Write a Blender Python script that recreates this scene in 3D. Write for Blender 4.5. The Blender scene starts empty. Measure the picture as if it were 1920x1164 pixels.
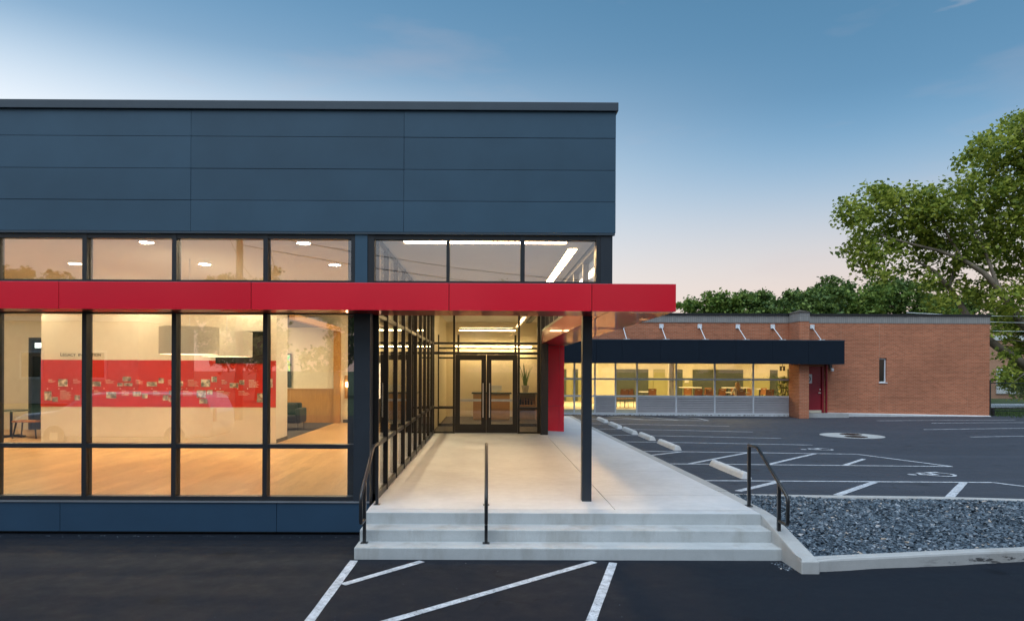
import bpy, math, random
import numpy as np
from mathutils import Vector, Matrix
random.seed(7); RNG = np.random.default_rng(11)
R_ = math.radians
scene = bpy.context.scene
C = scene.collection

# ------------------------------------------------------------------ camera
cam_d = bpy.data.cameras.new('camera'); cam = bpy.data.objects.new('camera', cam_d); C.objects.link(cam)
cam_d.sensor_width = 36; cam_d.lens = 24; cam_d.clip_end = 3000; cam_d.clip_start = 0.05
cam_d.shift_x = 0.02233; cam_d.shift_y = 0.05834
YAW, ROLL, EYE = .004, .0042, 1.96
_f = Vector((math.sin(YAW), math.cos(YAW), 0)); _r = Vector((math.cos(YAW), -math.sin(YAW), 0)); _u = Vector((0, 0, 1))
_R = _r*math.cos(ROLL)+_u*math.sin(ROLL); _U = _u*math.cos(ROLL)-_r*math.sin(ROLL)
cam.matrix_world = Matrix(((_R.x, _U.x, -_f.x, 0), (_R.y, _U.y, -_f.y, 0), (_R.z, _U.z, -_f.z, EYE), (0, 0, 0, 1)))
scene.camera = cam

# ------------------------------------------------------------------ sky, fill lamp, exposure
SUN_EL, SUN_ROT = R_(3.0), R_(-68)          # the glow of the sun that has just gone, to the left behind the building
world = bpy.data.worlds.new('World'); scene.world = world; world.use_nodes = True
nt = world.node_tree; nt.nodes.clear()
def wn(kind, **kw):
    n = nt.nodes.new(kind)
    for k, v in kw.items(): setattr(n, k, v)
    return n
def wmath(op, a, b=None, c=None, clamp=False):
    n = wn('ShaderNodeMath', operation=op, use_clamp=clamp)
    for i, v in enumerate((a, b, c)):
        if v is None: continue
        if isinstance(v, (int, float)): n.inputs[i].default_value = v
        else: nt.links.new(v, n.inputs[i])
    return n.outputs[0]
out = wn('ShaderNodeOutputWorld'); bg = wn('ShaderNodeBackground')
sky = wn('ShaderNodeTexSky', sky_type='NISHITA', sun_disc=False, sun_elevation=SUN_EL, sun_rotation=SUN_ROT, air_density=1.0, dust_density=1.0, ozone_density=3.0)
tc = wn('ShaderNodeTexCoord'); sp_ = wn('ShaderNodeSeparateXYZ'); nt.links.new(tc.outputs['Generated'], sp_.inputs[0])
X_, Y_, Z_ = sp_.outputs
hor = wmath('SQRT', wmath('ADD', wmath('MULTIPLY', X_, X_), wmath('MULTIPLY', Y_, Y_)))
az = wmath('DIVIDE', wmath('ADD', wmath('MULTIPLY', X_, math.sin(SUN_ROT)), wmath('MULTIPLY', Y_, math.cos(SUN_ROT))), wmath('MAXIMUM', hor, .001))
glow = wn('ShaderNodeMapRange', interpolation_type='SMOOTHSTEP'); nt.links.new(az, glow.inputs[0])
glow.inputs[1].default_value = -.15; glow.inputs[2].default_value = 1.05
def wramp(stops):
    n = wn('ShaderNodeValToRGB'); e = n.color_ramp.elements; n.color_ramp.interpolation = 'B_SPLINE'
    while len(e) < len(stops): e.new(.5)
    for i, (p_, c_) in enumerate(stops): e[i].position = p_; e[i].color = (*c_, 1)
    nt.links.new(wmath('MAXIMUM', Z_, 0), n.inputs[0]); return n.outputs[0]
away = wramp([(0, (.88, .63, .55)), (.06, (.87, .69, .61)), (.13, (.79, .695, .65)), (.205, (.50, .60, .71)), (.277, (.22, .42, .63)), (.35, (.125, .285, .47)), (.47, (.09, .23, .39)), (.7, (.07, .19, .34)), (1, (.06, .16, .30))])
near = wramp([(0, (1.3, 1.0, .80)), (.12, (1.25, 1.08, .95)), (.24, (1.05, 1.05, 1.06)), (.30, (.93, .98, 1.03)), (.355, (.60, .74, .88)), (.41, (.22, .40, .60)), (.50, (.13, .30, .50)), (.7, (.08, .21, .37)), (1, (.06, .16, .30))])
mx = wn('ShaderNodeMix', data_type='RGBA'); nt.links.new(glow.outputs[0], mx.inputs[0]); nt.links.new(away, mx.inputs[6]); nt.links.new(near, mx.inputs[7])
# thin high cloud near the horizon
cl = wn('ShaderNodeTexNoise'); cm = wn('ShaderNodeVectorMath', operation='MULTIPLY'); cm.inputs[1].default_value = (2.2, 2.2, 9)
nt.links.new(tc.outputs['Generated'], cm.inputs[0]); nt.links.new(cm.outputs[0], cl.inputs['Vector']); cl.inputs['Scale'].default_value = 1.6; cl.inputs['Detail'].default_value = 6
cr = wn('ShaderNodeMapRange'); nt.links.new(cl.outputs['Fac'], cr.inputs[0]); cr.inputs[1].default_value = .58; cr.inputs[2].default_value = .80; cr.inputs[4].default_value = .22
m2 = wn('ShaderNodeMix', data_type='RGBA'); nt.links.new(cr.outputs[0], m2.inputs[0]); nt.links.new(mx.outputs[2], m2.inputs[6]); m2.inputs[7].default_value = (.62, .52, .54, 1)
cdir = Vector((.702, 1.0, .548)).normalized()
cd = wn('ShaderNodeVectorMath', operation='DISTANCE'); nrm = wn('ShaderNodeVectorMath', operation='NORMALIZE'); nt.links.new(tc.outputs['Generated'], nrm.inputs[0])
cs = wn('ShaderNodeVectorMath', operation='MULTIPLY'); cs.inputs[1].default_value = (1, 1, 4.5); nt.links.new(nrm.outputs[0], cs.inputs[0]); nt.links.new(cs.outputs[0], cd.inputs[0]); cd.inputs[1].default_value = (cdir.x, cdir.y, cdir.z*4.5)
cn = wn('ShaderNodeTexNoise'); cn.inputs['Scale'].default_value = 26; cn.inputs['Detail'].default_value = 5; nt.links.new(cs.outputs[0], cn.inputs['Vector'])
cf = wmath('SUBTRACT', wmath('ADD', .026, wmath('MULTIPLY', wmath('SUBTRACT', cn.outputs['Fac'], .5), .12)), cd.outputs['Value'])
cf = wmath('MULTIPLY', cf, 9.0, clamp=True)
m2b = wn('ShaderNodeMix', data_type='RGBA'); nt.links.new(cf, m2b.inputs[0]); nt.links.new(m2.outputs[2], m2b.inputs[6]); m2b.inputs[7].default_value = (.60, .56, .58, 1); m2 = m2b
# physical sky as the base, dusk colours laid over it
k1 = wn('ShaderNodeVectorMath', operation='SCALE'); nt.links.new(m2.outputs[2], k1.inputs[0]); k1.inputs[3].default_value = 8.0
m3 = wn('ShaderNodeMix', data_type='RGBA'); m3.inputs[0].default_value = .9; nt.links.new(sky.outputs[0], m3.inputs[6]); nt.links.new(k1.outputs[0], m3.inputs[7])
nt.links.new(m3.outputs[2], bg.inputs[0]); bg.inputs[1].default_value = 0.14
nt.links.new(bg.outputs[0], out.inputs[0])
fill_sun_d = bpy.data.lights.new('sun', 'SUN'); sun = bpy.data.objects.new('sun', fill_sun_d); C.objects.link(sun)
fill_sun_d.energy = 3.3; fill_sun_d.angle = R_(70); fill_sun_d.color = (.82, .91, 1)
sun.rotation_euler = Vector((-.20, -.40, .90)).to_track_quat('Z', 'Y').to_euler()   # added fill lamp, soft light from front and above, apart from the sky glow
scene.view_settings.view_transform = 'Standard'; scene.view_settings.look = 'None'
scene.view_settings.exposure = 0.0; scene.view_settings.gamma = 1.0; scene.view_settings.use_curve_mapping = False
scene.cycles.use_denoising = True
scene.cycles.max_bounces = 10; scene.cycles.transparent_max_bounces = 32; scene.cycles.glossy_bounces = 5
scene.cycles.caustics_reflective = False; scene.cycles.caustics_refractive = False
scene.cycles.sample_clamp_indirect = 6

# ------------------------------------------------------------------ helpers
OFF = {}
def off(o): return OFF.get(o.name, Vector((0, 0, 0))) if o is not None else Vector((0, 0, 0))

class MB:
    """collects faces for ONE mesh object"""
    def __init__(s): s.v = []; s.f = []; s.m = []; s.cur = 0; s.smooth = False
    def add(s, vs, fs):
        n = len(s.v); s.v += [tuple(p) for p in vs]
        for f in fs: s.f.append([n+i for i in f]); s.m.append(s.cur)
        return s
    def box(s, x0, x1, y0, y1, z0, z1):
        return s.add([(x0,y0,z0),(x1,y0,z0),(x1,y1,z0),(x0,y1,z0),(x0,y0,z1),(x1,y0,z1),(x1,y1,z1),(x0,y1,z1)],
                     [(3,2,1,0),(4,5,6,7),(0,1,5,4),(1,2,6,5),(2,3,7,6),(3,0,4,7)])
    def hexa(s, b, t):
        """b, t: four bottom and four top corners, counter-clockwise from above"""
        return s.add(list(b)+list(t), [(3,2,1,0),(4,5,6,7),(0,1,5,4),(1,2,6,5),(2,3,7,6),(3,0,4,7)])
    def prism(s, poly, z0, z1):
        n = len(poly)
        return s.add([(x,y,z0) for x,y in poly]+[(x,y,z1) for x,y in poly],
                     [tuple(range(n-1,-1,-1)), tuple(range(n,2*n))]+[(i,(i+1)%n,n+(i+1)%n,n+i) for i in range(n)])
    def prism_y(s, poly, y0, y1):
        """poly in x,z"""
        n = len(poly)
        return s.add([(x,y0,z) for x,z in poly]+[(x,y1,z) for x,z in poly],
                     [tuple(range(n)), tuple(range(2*n-1,n-1,-1))]+[(n+i,n+(i+1)%n,(i+1)%n,i) for i in range(n)])
    def prism_x(s, poly, x0, x1):
        """poly in y,z"""
        n = len(poly)
        return s.add([(x0,y,z) for y,z in poly]+[(x1,y,z) for y,z in poly],
                     [tuple(range(n-1,-1,-1)), tuple(range(n,2*n))]+[(i,(i+1)%n,n+(i+1)%n,n+i) for i in range(n)])
    def tube(s, pts, r, n=8, cap=True):
        pts = [Vector(p) for p in pts]
        rs = r if isinstance(r, (list, tuple)) else [r]*len(pts)
        base = len(s.v); prev = None
        for i, p in enumerate(pts):
            d = (pts[min(i+1, len(pts)-1)]-pts[max(i-1, 0)]).normalized()
            if prev is None:
                a = d.cross(Vector((0,0,1)));
                if a.length < 1e-3: a = d.cross(Vector((0,1,0)))
            else:
                a = prev-d*prev.dot(d)
            a.normalize(); prev = a; b = d.cross(a)
            for k in range(n):
                t = 2*math.pi*k/n
                s.v.append(tuple(p+(a*math.cos(t)+b*math.sin(t))*rs[i]))
        for i in range(len(pts)-1):
            for k in range(n):
                s.f.append([base+i*n+k, base+i*n+(k+1)%n, base+(i+1)*n+(k+1)%n, base+(i+1)*n+k]); s.m.append(s.cur)
        if cap:
            s.f.append([base+k for k in range(n-1,-1,-1)]); s.m.append(s.cur)
            e = base+(len(pts)-1)*n
            s.f.append([e+k for k in range(n)]); s.m.append(s.cur)
        return s
    def lathe(s, cx, cy, prof, n=24, cap=True):
        base = len(s.v); m = len(prof)
        for (r, z) in prof:
            for k in range(n):
                t = 2*math.pi*k/n; s.v.append((cx+r*math.cos(t), cy+r*math.sin(t), z))
        for i in range(m-1):
            for k in range(n):
                s.f.append([base+i*n+k, base+i*n+(k+1)%n, base+(i+1)*n+(k+1)%n, base+(i+1)*n+k]); s.m.append(s.cur)
        if cap:
            s.f.append([base+k for k in range(n-1,-1,-1)]); s.m.append(s.cur)
            s.f.append([base+(m-1)*n+k for k in range(n)]); s.m.append(s.cur)
        return s
    def build(s, name, mat, parent=None, smooth=None, bevel=0, seg=2):
        me = bpy.data.meshes.new(name); o_ = off(parent)
        if parent is None:
            pass
        me.from_pydata([(x-o_.x, y-o_.y, z-o_.z) for x, y, z in s.v], [], s.f)
        mats = mat if isinstance(mat, (list, tuple)) else [mat]
        for m in mats: me.materials.append(MAT[m])
        if len(mats) > 1: me.polygons.foreach_set('material_index', s.m)
        ob = bpy.data.objects.new(name, me); C.objects.link(ob)
        if parent is not None: ob.parent = parent
        OFF[ob.name] = o_
        if s.smooth if smooth is None else smooth:
            me.polygons.foreach_set('use_smooth', [True]*len(me.polygons))
            try: me.set_sharp_from_angle(angle=R_(40))
            except Exception: pass
        if bevel:
            b = ob.modifiers.new('bevel', 'BEVEL'); b.width = bevel; b.segments = seg; b.limit_method = 'ANGLE'
        me.update()
        return ob

def thing(name, label, cat, loc=(0,0,0), group=None):
    o = bpy.data.objects.new(name, None); C.objects.link(o); o.location = loc
    o.empty_display_size = .2
    o['label'] = label; o['category'] = cat
    if group: o['group'] = group
    OFF[o.name] = Vector(loc); return o
def tag(o, label, cat, group=None):
    o['label'] = label; o['category'] = cat
    if group: o['group'] = group
    return o
def struct(o, kind='structure'): o['kind'] = kind; return o
def dup(root, loc, label, group=None, rz=None):
    r = root.copy(); C.objects.link(r); r.location = loc; r['label'] = label
    if rz is not None: r.rotation_euler = (0, 0, rz)
    if group: r['group'] = group
    for ch in list(root.children):
        c = ch.copy(); C.objects.link(c); c.parent = r
        for g in list(ch.children):
            d = g.copy(); C.objects.link(d); d.parent = c
    return r
def B(name, mat, parent, *b, bevel=0):
    m = MB()
    if isinstance(b[0], (tuple, list)):
        for q in b: m.box(*q)
    else: m.box(*b)
    return m.build(name, mat, parent, bevel=bevel)
def px(x, y, Y):
    """photo pixel to a point on the plane at depth Y (used once, to lay out measured coordinates)"""
    a = (x-960+.02233*1920)/1280; b = -(y-582-.05834*1920)/1280
    d = _f+_R*a+_U*b; t = Y/d.y
    return Vector((d.x*t, Y, EYE+d.z*t))

# ------------------------------------------------------------------ materials
MAT = {}
def _new(name):
    m = bpy.data.materials.new(name); m.use_nodes = True; MAT[name] = m
    return m, m.node_tree, m.node_tree.nodes['Principled BSDF']
def mixc(t, fac, a, b, mode='MIX'):
    n = t.nodes.new('ShaderNodeMix'); n.data_type = 'RGBA'; n.blend_type = mode
    for k, v in ((0, fac), (6, a), (7, b)):
        if hasattr(v, 'is_linked') or isinstance(v, bpy.types.NodeSocket): t.links.new(v, n.inputs[k])
        elif k == 0: n.inputs[0].default_value = v
        else: n.inputs[k].default_value = (*v, 1)
    return n.outputs[2]
def noise(t, scale, detail=4, rough=.55, coord=None, dist=0):
    n = t.nodes.new('ShaderNodeTexNoise'); n.inputs['Scale'].default_value = scale
    n.inputs['Detail'].default_value = detail; n.inputs['Roughness'].default_value = rough; n.inputs['Distortion'].default_value = dist
    if coord is None:
        g = t.nodes.new('ShaderNodeNewGeometry'); coord = g.outputs['Position']
    t.links.new(coord, n.inputs['Vector']); return n.outputs['Fac']
def ramp(t, fac, stops):
    n = t.nodes.new('ShaderNodeValToRGB'); e = n.color_ramp.elements
    while len(e) < len(stops): e.new(.5)
    for i, (p, c) in enumerate(stops):
        e[i].position = p; e[i].color = (*c, 1) if len(c) == 3 else c
    t.links.new(fac, n.inputs[0]); return n.outputs[0]
def scaled(t, vec):
    g = t.nodes.new('ShaderNodeNewGeometry'); m = t.nodes.new('ShaderNodeVectorMath'); m.operation = 'MULTIPLY'
    t.links.new(g.outputs['Position'], m.inputs[0]); m.inputs[1].default_value = vec; return m.outputs[0]
def bump(t, p, h, strength, dist=.02):
    b = t.nodes.new('ShaderNodeBump'); b.inputs['Strength'].default_value = strength; b.inputs['Distance'].default_value = dist
    t.links.new(h, b.inputs['Height']); t.links.new(b.outputs[0], p.inputs['Normal'])
def mat(name, col, rough=.6, metal=0., var=.12, vscale=3., bmp=0., bscale=60., spec=None, coat=0., stretch=None):
    m, t, p = _new(name)
    p.inputs['Roughness'].default_value = rough; p.inputs['Metallic'].default_value = metal
    if spec is not None: p.inputs['Specular IOR Level'].default_value = spec
    if coat: p.inputs['Coat Weight'].default_value = coat; p.inputs['Coat Roughness'].default_value = .08
    co = scaled(t, stretch) if stretch else None
    n = noise(t, vscale, 5, .6, co)
    lo = tuple(c*(1-var) for c in col); hi = tuple(min(1, c*(1+var)) for c in col)
    t.links.new(ramp(t, n, [(.3, lo), (.7, hi)]), p.inputs['Base Color'])
    if bmp: bump(t, p, noise(t, bscale, 4), bmp)
    return m, t, p
def emit(name, col, strength):
    m, t, p = _new(name); p.inputs['Base Color'].default_value = (.8, .8, .8, 1)
    p.inputs['Emission Color'].default_value = (*col, 1); p.inputs['Emission Strength'].default_value = strength
def island_mat(name, stops, rough=.7, sub=0., bmp=0, spec=.3):
    m, t, p = _new(name); g = t.nodes.new('ShaderNodeNewGeometry')
    t.links.new(ramp(t, g.outputs['Random Per Island'], stops), p.inputs['Base Color'])
    p.inputs['Roughness'].default_value = rough; p.inputs['Specular IOR Level'].default_value = spec
    if sub:
        tr = t.nodes.new('ShaderNodeBsdfTranslucent'); mx = t.nodes.new('ShaderNodeMixShader'); mx.inputs[0].default_value = sub
        c = t.nodes['Color Ramp'].outputs[0]; t.links.new(c, tr.inputs[0])
        o = t.nodes['Material Output']; t.links.new(p.outputs[0], mx.inputs[1]); t.links.new(tr.outputs[0], mx.inputs[2]); t.links.new(mx.outputs[0], o.inputs[0])
def glass(name, f0=.05, tint=(.95, .965, .95), wob=0.):
    m = bpy.data.materials.new(name); m.use_nodes = True; MAT[name] = m; t = m.node_tree; t.nodes.clear()
    o = t.nodes.new('ShaderNodeOutputMaterial'); mx = t.nodes.new('ShaderNodeMixShader')
    tr = t.nodes.new('ShaderNodeBsdfTransparent'); tr.inputs[0].default_value = (*tint, 1)
    gl = t.nodes.new('ShaderNodeBsdfGlossy'); gl.inputs['Roughness'].default_value = 0.0; gl.inputs['Color'].default_value = (.95, .97, 1, 1)
    lw = t.nodes.new('ShaderNodeLayerWeight'); lw.inputs[0].default_value = .5
    pw = t.nodes.new('ShaderNodeMath'); pw.operation = 'POWER'; pw.inputs[1].default_value = 5
    ma = t.nodes.new('ShaderNodeMath'); ma.operation = 'MULTIPLY_ADD'; ma.inputs[1].default_value = 1-f0; ma.inputs[2].default_value = f0
    t.links.new(lw.outputs['Facing'], pw.inputs[0]); t.links.new(pw.outputs[0], ma.inputs[0]); t.links.new(ma.outputs[0], mx.inputs[0])
    t.links.new(tr.outputs[0], mx.inputs[1]); t.links.new(gl.outputs[0], mx.inputs[2]); t.links.new(mx.outputs[0], o.inputs[0])
    if wob:
        b = t.nodes.new('ShaderNodeBump'); b.inputs['Strength'].default_value = wob; b.inputs['Distance'].default_value = .05
        t.links.new(noise(t, .9, 1), b.inputs['Height']); t.links.new(b.outputs[0], gl.inputs['Normal'])

mat('panel_blue', (.040, .088, .134), .5, var=.09, vscale=1.2, bmp=.04, bscale=220, spec=.35)
def per_object(name, lo, hi):
    t = MAT[name].node_tree; p = t.nodes['Principled BSDF']; src = p.inputs['Base Color'].links[0].from_socket
    oi = t.nodes.new('ShaderNodeObjectInfo')
    t.links.new(mixc(t, 1, src, ramp(t, oi.outputs['Random'], [(0, (lo,)*3), (1, (hi,)*3)]), 'MULTIPLY'), p.inputs['Base Color'])
mat('panel_gap', (.02, .03, .042), .7)
mat('coping_metal', (.045, .065, .085), .42, var=.08)
mat('base_blue', (.019, .054, .10), .45, var=.08, vscale=1.5, bmp=.04, bscale=200)
mat('frame_black', (.018, .02, .024), .38, var=.1, spec=.5)
mat('frame_edge', (.35, .38, .42), .35, metal=.6)
mat('post_black', (.02, .027, .037), .42, var=.1)
mat('rail_black', (.012, .013, .015), .32, var=.1, spec=.6)
m, t, p = mat('red_panel', (.80, .002, .024), .30, var=.04, vscale=.8, spec=.35, coat=.5)
p.inputs['Coat Roughness'].default_value = .16
bump(t, p, noise(t, 1.6, 2, .5), .10, .03)
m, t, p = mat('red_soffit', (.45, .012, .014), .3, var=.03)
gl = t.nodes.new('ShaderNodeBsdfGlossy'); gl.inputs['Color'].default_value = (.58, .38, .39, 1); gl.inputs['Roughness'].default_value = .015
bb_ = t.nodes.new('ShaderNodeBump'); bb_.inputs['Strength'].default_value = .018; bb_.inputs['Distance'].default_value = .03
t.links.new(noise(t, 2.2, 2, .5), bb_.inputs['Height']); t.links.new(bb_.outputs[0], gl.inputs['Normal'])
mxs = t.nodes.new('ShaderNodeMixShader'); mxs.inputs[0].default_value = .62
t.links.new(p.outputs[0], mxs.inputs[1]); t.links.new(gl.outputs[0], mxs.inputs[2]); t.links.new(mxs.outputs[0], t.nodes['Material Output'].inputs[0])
mat('red_mural', (.55, .022, .012), .45, var=.05)
mat('red_door', (.30, .007, .022), .4, var=.06)
mat('white_trim', (.72, .73, .74), .45, var=.05)
mat('wall_cream', (.80, .72, .56), .7, var=.03)
mat('wall_white', (.82, .77, .66), .7, var=.03)
mat('wall_olive', (.42, .39, .17), .7, var=.04)
mat('wall_dark', (.10, .10, .09), .6)
mat('board_dark', (.07, .08, .055), .5, var=.1)
mat('ceiling', (.58, .58, .58), .8, var=.02)
mat('carpet', (.075, .065, .06), .9, var=.2, vscale=30)
mat('dark_soffit', (.03, .03, .03), .7)
mat('black', (.01, .01, .012), .5)
mat('screen', (.006, .008, .008), .12, spec=.6)
mat('steel', (.62, .62, .6), .28, metal=.9)
mat('white_metal', (.74, .77, .80), .45, var=.05)
mat('louvre', (.56, .54, .56), .5, var=.05)
mat('shade_cloth', (.74, .71, .63), .85, var=.06, vscale=120)
mat('sofa', (.016, .016, .017), .6, var=.2, vscale=20)
mat('pot', (.5, .45, .38), .6)
mat('soil', (.03, .02, .015), .9)
mat('desk_top', (.06, .065, .06), .35)
mat('joint_sand', (.46, .27, .18), .9)
mat('paper', (.75, .7, .6), .7)
mat('chair_brown', (.38, .15, .035), .5, var=.15)
mat('table_white', (.75, .72, .65), .4)
mat('skin', (.6, .36, .26), .55); mat('hair', (.55, .30, .10), .6, var=.3, vscale=60); mat('sweater', (.75, .66, .5), .85)
mat('pole_wood', (.20, .13, .08), .85, var=.25, vscale=8, stretch=(6, 6, .6))
mat('wire', (.03, .03, .03), .6)
mat('grate', (.045, .03, .028), .7, metal=.3, var=.3, vscale=20)
mat('car_white', (.75, .76, .78), .25, coat=.5); mat('tyre', (.015, .015, .015), .8)
mat('house_wall', (.55, .52, .46), .7); mat('house_roof', (.10, .09, .09), .8)
mat('bark', (.17, .135, .10), .85, var=.45, vscale=2.2, bmp=.25, bscale=8)
mat('bark_dark', (.07, .055, .04), .9, var=.3)
island_mat('gravel', [(0, (.02, .03, .042)), (.45, (.06, .085, .112)), (.8, (.115, .15, .185)), (.93, (.19, .225, .26)), (.975, (.35, .38, .42)), (1, (.45, .36, .28))], .55, spec=.5)
island_mat('leaf_plane', [(0, (.08, .14, .025)), (.5, (.28, .34, .05)), (1, (.52, .55, .10))], .5, sub=.5)
island_mat('leaf_mid', [(0, (.06, .12, .025)), (.5, (.15, .24, .05)), (1, (.30, .38, .08))], .6, sub=.35)
island_mat('leaf_dark', [(0, (.04, .085, .026)), (.5, (.11, .18, .045)), (1, (.22, .30, .07))], .6, sub=.25)
island_mat('grass', [(0, (.03, .07, .012)), (1, (.09, .16, .03))], .7, sub=.2)
per_object('panel_blue', .93, 1.07); per_object('red_panel', .94, 1.05)
t = MAT['panel_blue'].node_tree; bump(t, t.nodes['Principled BSDF'], noise(t, .8, 2, .5), .12, .03)
emit('lamp_warm', (1, .80, .50), 580)
emit('lamp_front', (1, .80, .50), 270)
emit('lamp_wash', (1, .80, .50), 720)
emit('lamp_porch', (1, .64, .31), 50)
emit('lamp_vest', (1, .70, .32), 56)
emit('lamp_cafe', (1, .75, .34), 6.4)
emit('rim_pane_glow', (1, .74, .45), 4)
emit('lamp_sconce', (1, .75, .42), 25)
emit('lamp_exit', (.85, 1, .95), 2.5)
glass('glass', .14, (.95, .96, .95), wob=.012)
glass('glass_clear', .045, (.95, .96, .95))

# asphalt
def asphalt(name, base, spec=.35):
    m, t, p = _new(name); k = lambda f: tuple(v*f for v in base)
    big = noise(t, .35, 5, .6); mid = noise(t, 3.5, 5, .6); fine = noise(t, 160, 3, .7); sp = noise(t, 55, 3, .75)
    c = ramp(t, big, [(.3, k(.72)), (.72, k(1.3))])
    c = mixc(t, .4, c, ramp(t, mid, [(.35, k(.7)), (.7, k(1.4))]))
    c = mixc(t, .45, c, ramp(t, fine, [(.35, k(.45)), (.62, k(1.5)), (.78, k(3.6))]))
    c = mixc(t, ramp(t, sp, [(.62, (0,)*3), (.72, (.6,)*3)]), c, k(4.6))
    # long pale tyre tracks along the lane and across the stalls
    tr = noise(t, 1, 4, .6, scaled(t, (.12, 1.6, 1)))
    c = mixc(t, ramp(t, tr, [(.5, (0,)*3), (.68, (.30,)*3)]), c, k(1.75))
    # oil spots
    v = t.nodes.new('ShaderNodeTexVoronoi'); v.inputs['Scale'].default_value = .9; g = t.nodes.new('ShaderNodeNewGeometry'); t.links.new(g.outputs['Position'], v.inputs['Vector'])
    c = mixc(t, ramp(t, v.outputs['Distance'], [(.05, (.55,)*3), (.16, (0,)*3)]), c, k(.35))
    # hairline cracks in a few places
    e = t.nodes.new('ShaderNodeTexVoronoi'); e.feature = 'DISTANCE_TO_EDGE'; e.inputs['Scale'].default_value = .45
    w = t.nodes.new('ShaderNodeVectorMath'); w.operation = 'ADD'; t.links.new(g.outputs['Position'], w.inputs[0])
    nn = t.nodes.new('ShaderNodeTexNoise'); nn.inputs['Scale'].default_value = 1.7; nn.inputs['Detail'].default_value = 5; t.links.new(g.outputs['Position'], nn.inputs['Vector'])
    t.links.new(nn.outputs['Color'], w.inputs[1]); t.links.new(w.outputs[0], e.inputs['Vector'])
    line = ramp(t, e.outputs['Distance'], [(.0, (1,)*3), (.006, (0,)*3)]); msk = ramp(t, noise(t, .23, 2), [(.5, (0,)*3), (.58, (.8,)*3)])
    c = mixc(t, mixc(t, 1, line, msk, 'MULTIPLY'), c, k(.2))
    t.links.new(c, p.inputs['Base Color'])
    t.links.new(ramp(t, mid, [(.3, (.62,)*3), (.7, (.82,)*3)]), p.inputs['Roughness'])
    p.inputs['Specular IOR Level'].default_value = spec
    bump(t, p, fine, .6, .007)
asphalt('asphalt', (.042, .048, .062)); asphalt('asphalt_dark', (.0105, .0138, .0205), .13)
def concrete(name, base, warm=0., joint=False, streak=.0):
    m, t, p = _new(name)
    big = noise(t, .9, 6, .62); fine = noise(t, 90, 3, .7); mid = noise(t, 6, 5, .6)
    c = ramp(t, big, [(.28, tuple(v*.84 for v in base)), (.72, tuple(min(1, v*1.1) for v in base))])
    c = mixc(t, .3, c, ramp(t, mid, [(.35, tuple(v*.8 for v in base)), (.65, tuple(min(1, v*1.12) for v in base))]))
    c = mixc(t, .18, c, ramp(t, fine, [(.35, tuple(v*.6 for v in base)), (.65, tuple(min(1, v*1.2) for v in base))]))
    if streak:
        st = noise(t, 1, 5, .65, scaled(t, (2.2, 2.2, .5)))
        c = mixc(t, ramp(t, st, [(.5, (0,)*3), (.72, (streak,)*3)]), c, (base[0]*.52, base[1]*.45, base[2]*.38))
    t.links.new(c, p.inputs['Base Color']); p.inputs['Roughness'].default_value = .78
    bump(t, p, fine, .25, .004)
concrete('concrete', (.60, .61, .62))
concrete('concrete_nose', (.56, .58, .59), streak=.3)
concrete('concrete_step', (.47, .49, .49), streak=.6)
concrete('concrete_kerb', (.43, .43, .42), streak=.35)
concrete('kerb_front', (.43, .43, .42), streak=.35)
concrete('concrete_white', (.62, .63, .63), streak=.2)
# tar scuffs low on the front kerb
t = MAT['kerb_front'].node_tree; p = t.nodes['Principled BSDF']; src = p.inputs['Base Color'].links[0].from_socket
g = t.nodes.new('ShaderNodeNewGeometry'); sx = t.nodes.new('ShaderNodeSeparateXYZ'); t.links.new(g.outputs['Position'], sx.inputs[0])
def mr(sock, a, b):
    n = t.nodes.new('ShaderNodeMapRange'); t.links.new(sock, n.inputs[0]); n.inputs[1].default_value = a; n.inputs[2].default_value = b; return n.outputs[0]
q1 = mixc(t, 1, mr(sx.outputs[0], 5.3, 6.2), mr(sx.outputs[2], -.335, -.37), 'MULTIPLY')
q1 = mixc(t, 1, q1, ramp(t, noise(t, 5, 5, .7, scaled(t, (1, 1, 4))), [(.5, (0,)*3), (.56, (.9,)*3)]), 'MULTIPLY')
t.links.new(mixc(t, q1, src, (.02, .02, .022)), p.inputs['Base Color'])
# worn road paint
m, t, p = _new('paint')
n = noise(t, 55, 4, .7); n2 = noise(t, 7, 5, .7)
c = ramp(t, n, [(.30, (.26, .27, .29)), (.46, (.62, .65, .69)), (1, (.70, .73, .77))])
c = mixc(t, ramp(t, n2, [(.40, (0,)*3), (.62, (.75,)*3)]), c, (.28, .30, .33))
c = mixc(t, ramp(t, noise(t, 30, 5, .8), [(.57, (0,)*3), (.62, (.9,)*3)]), c, (.04, .045, .055))
t.links.new(c, p.inputs['Base Color']); p.inputs['Roughness'].default_value = .75
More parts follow.
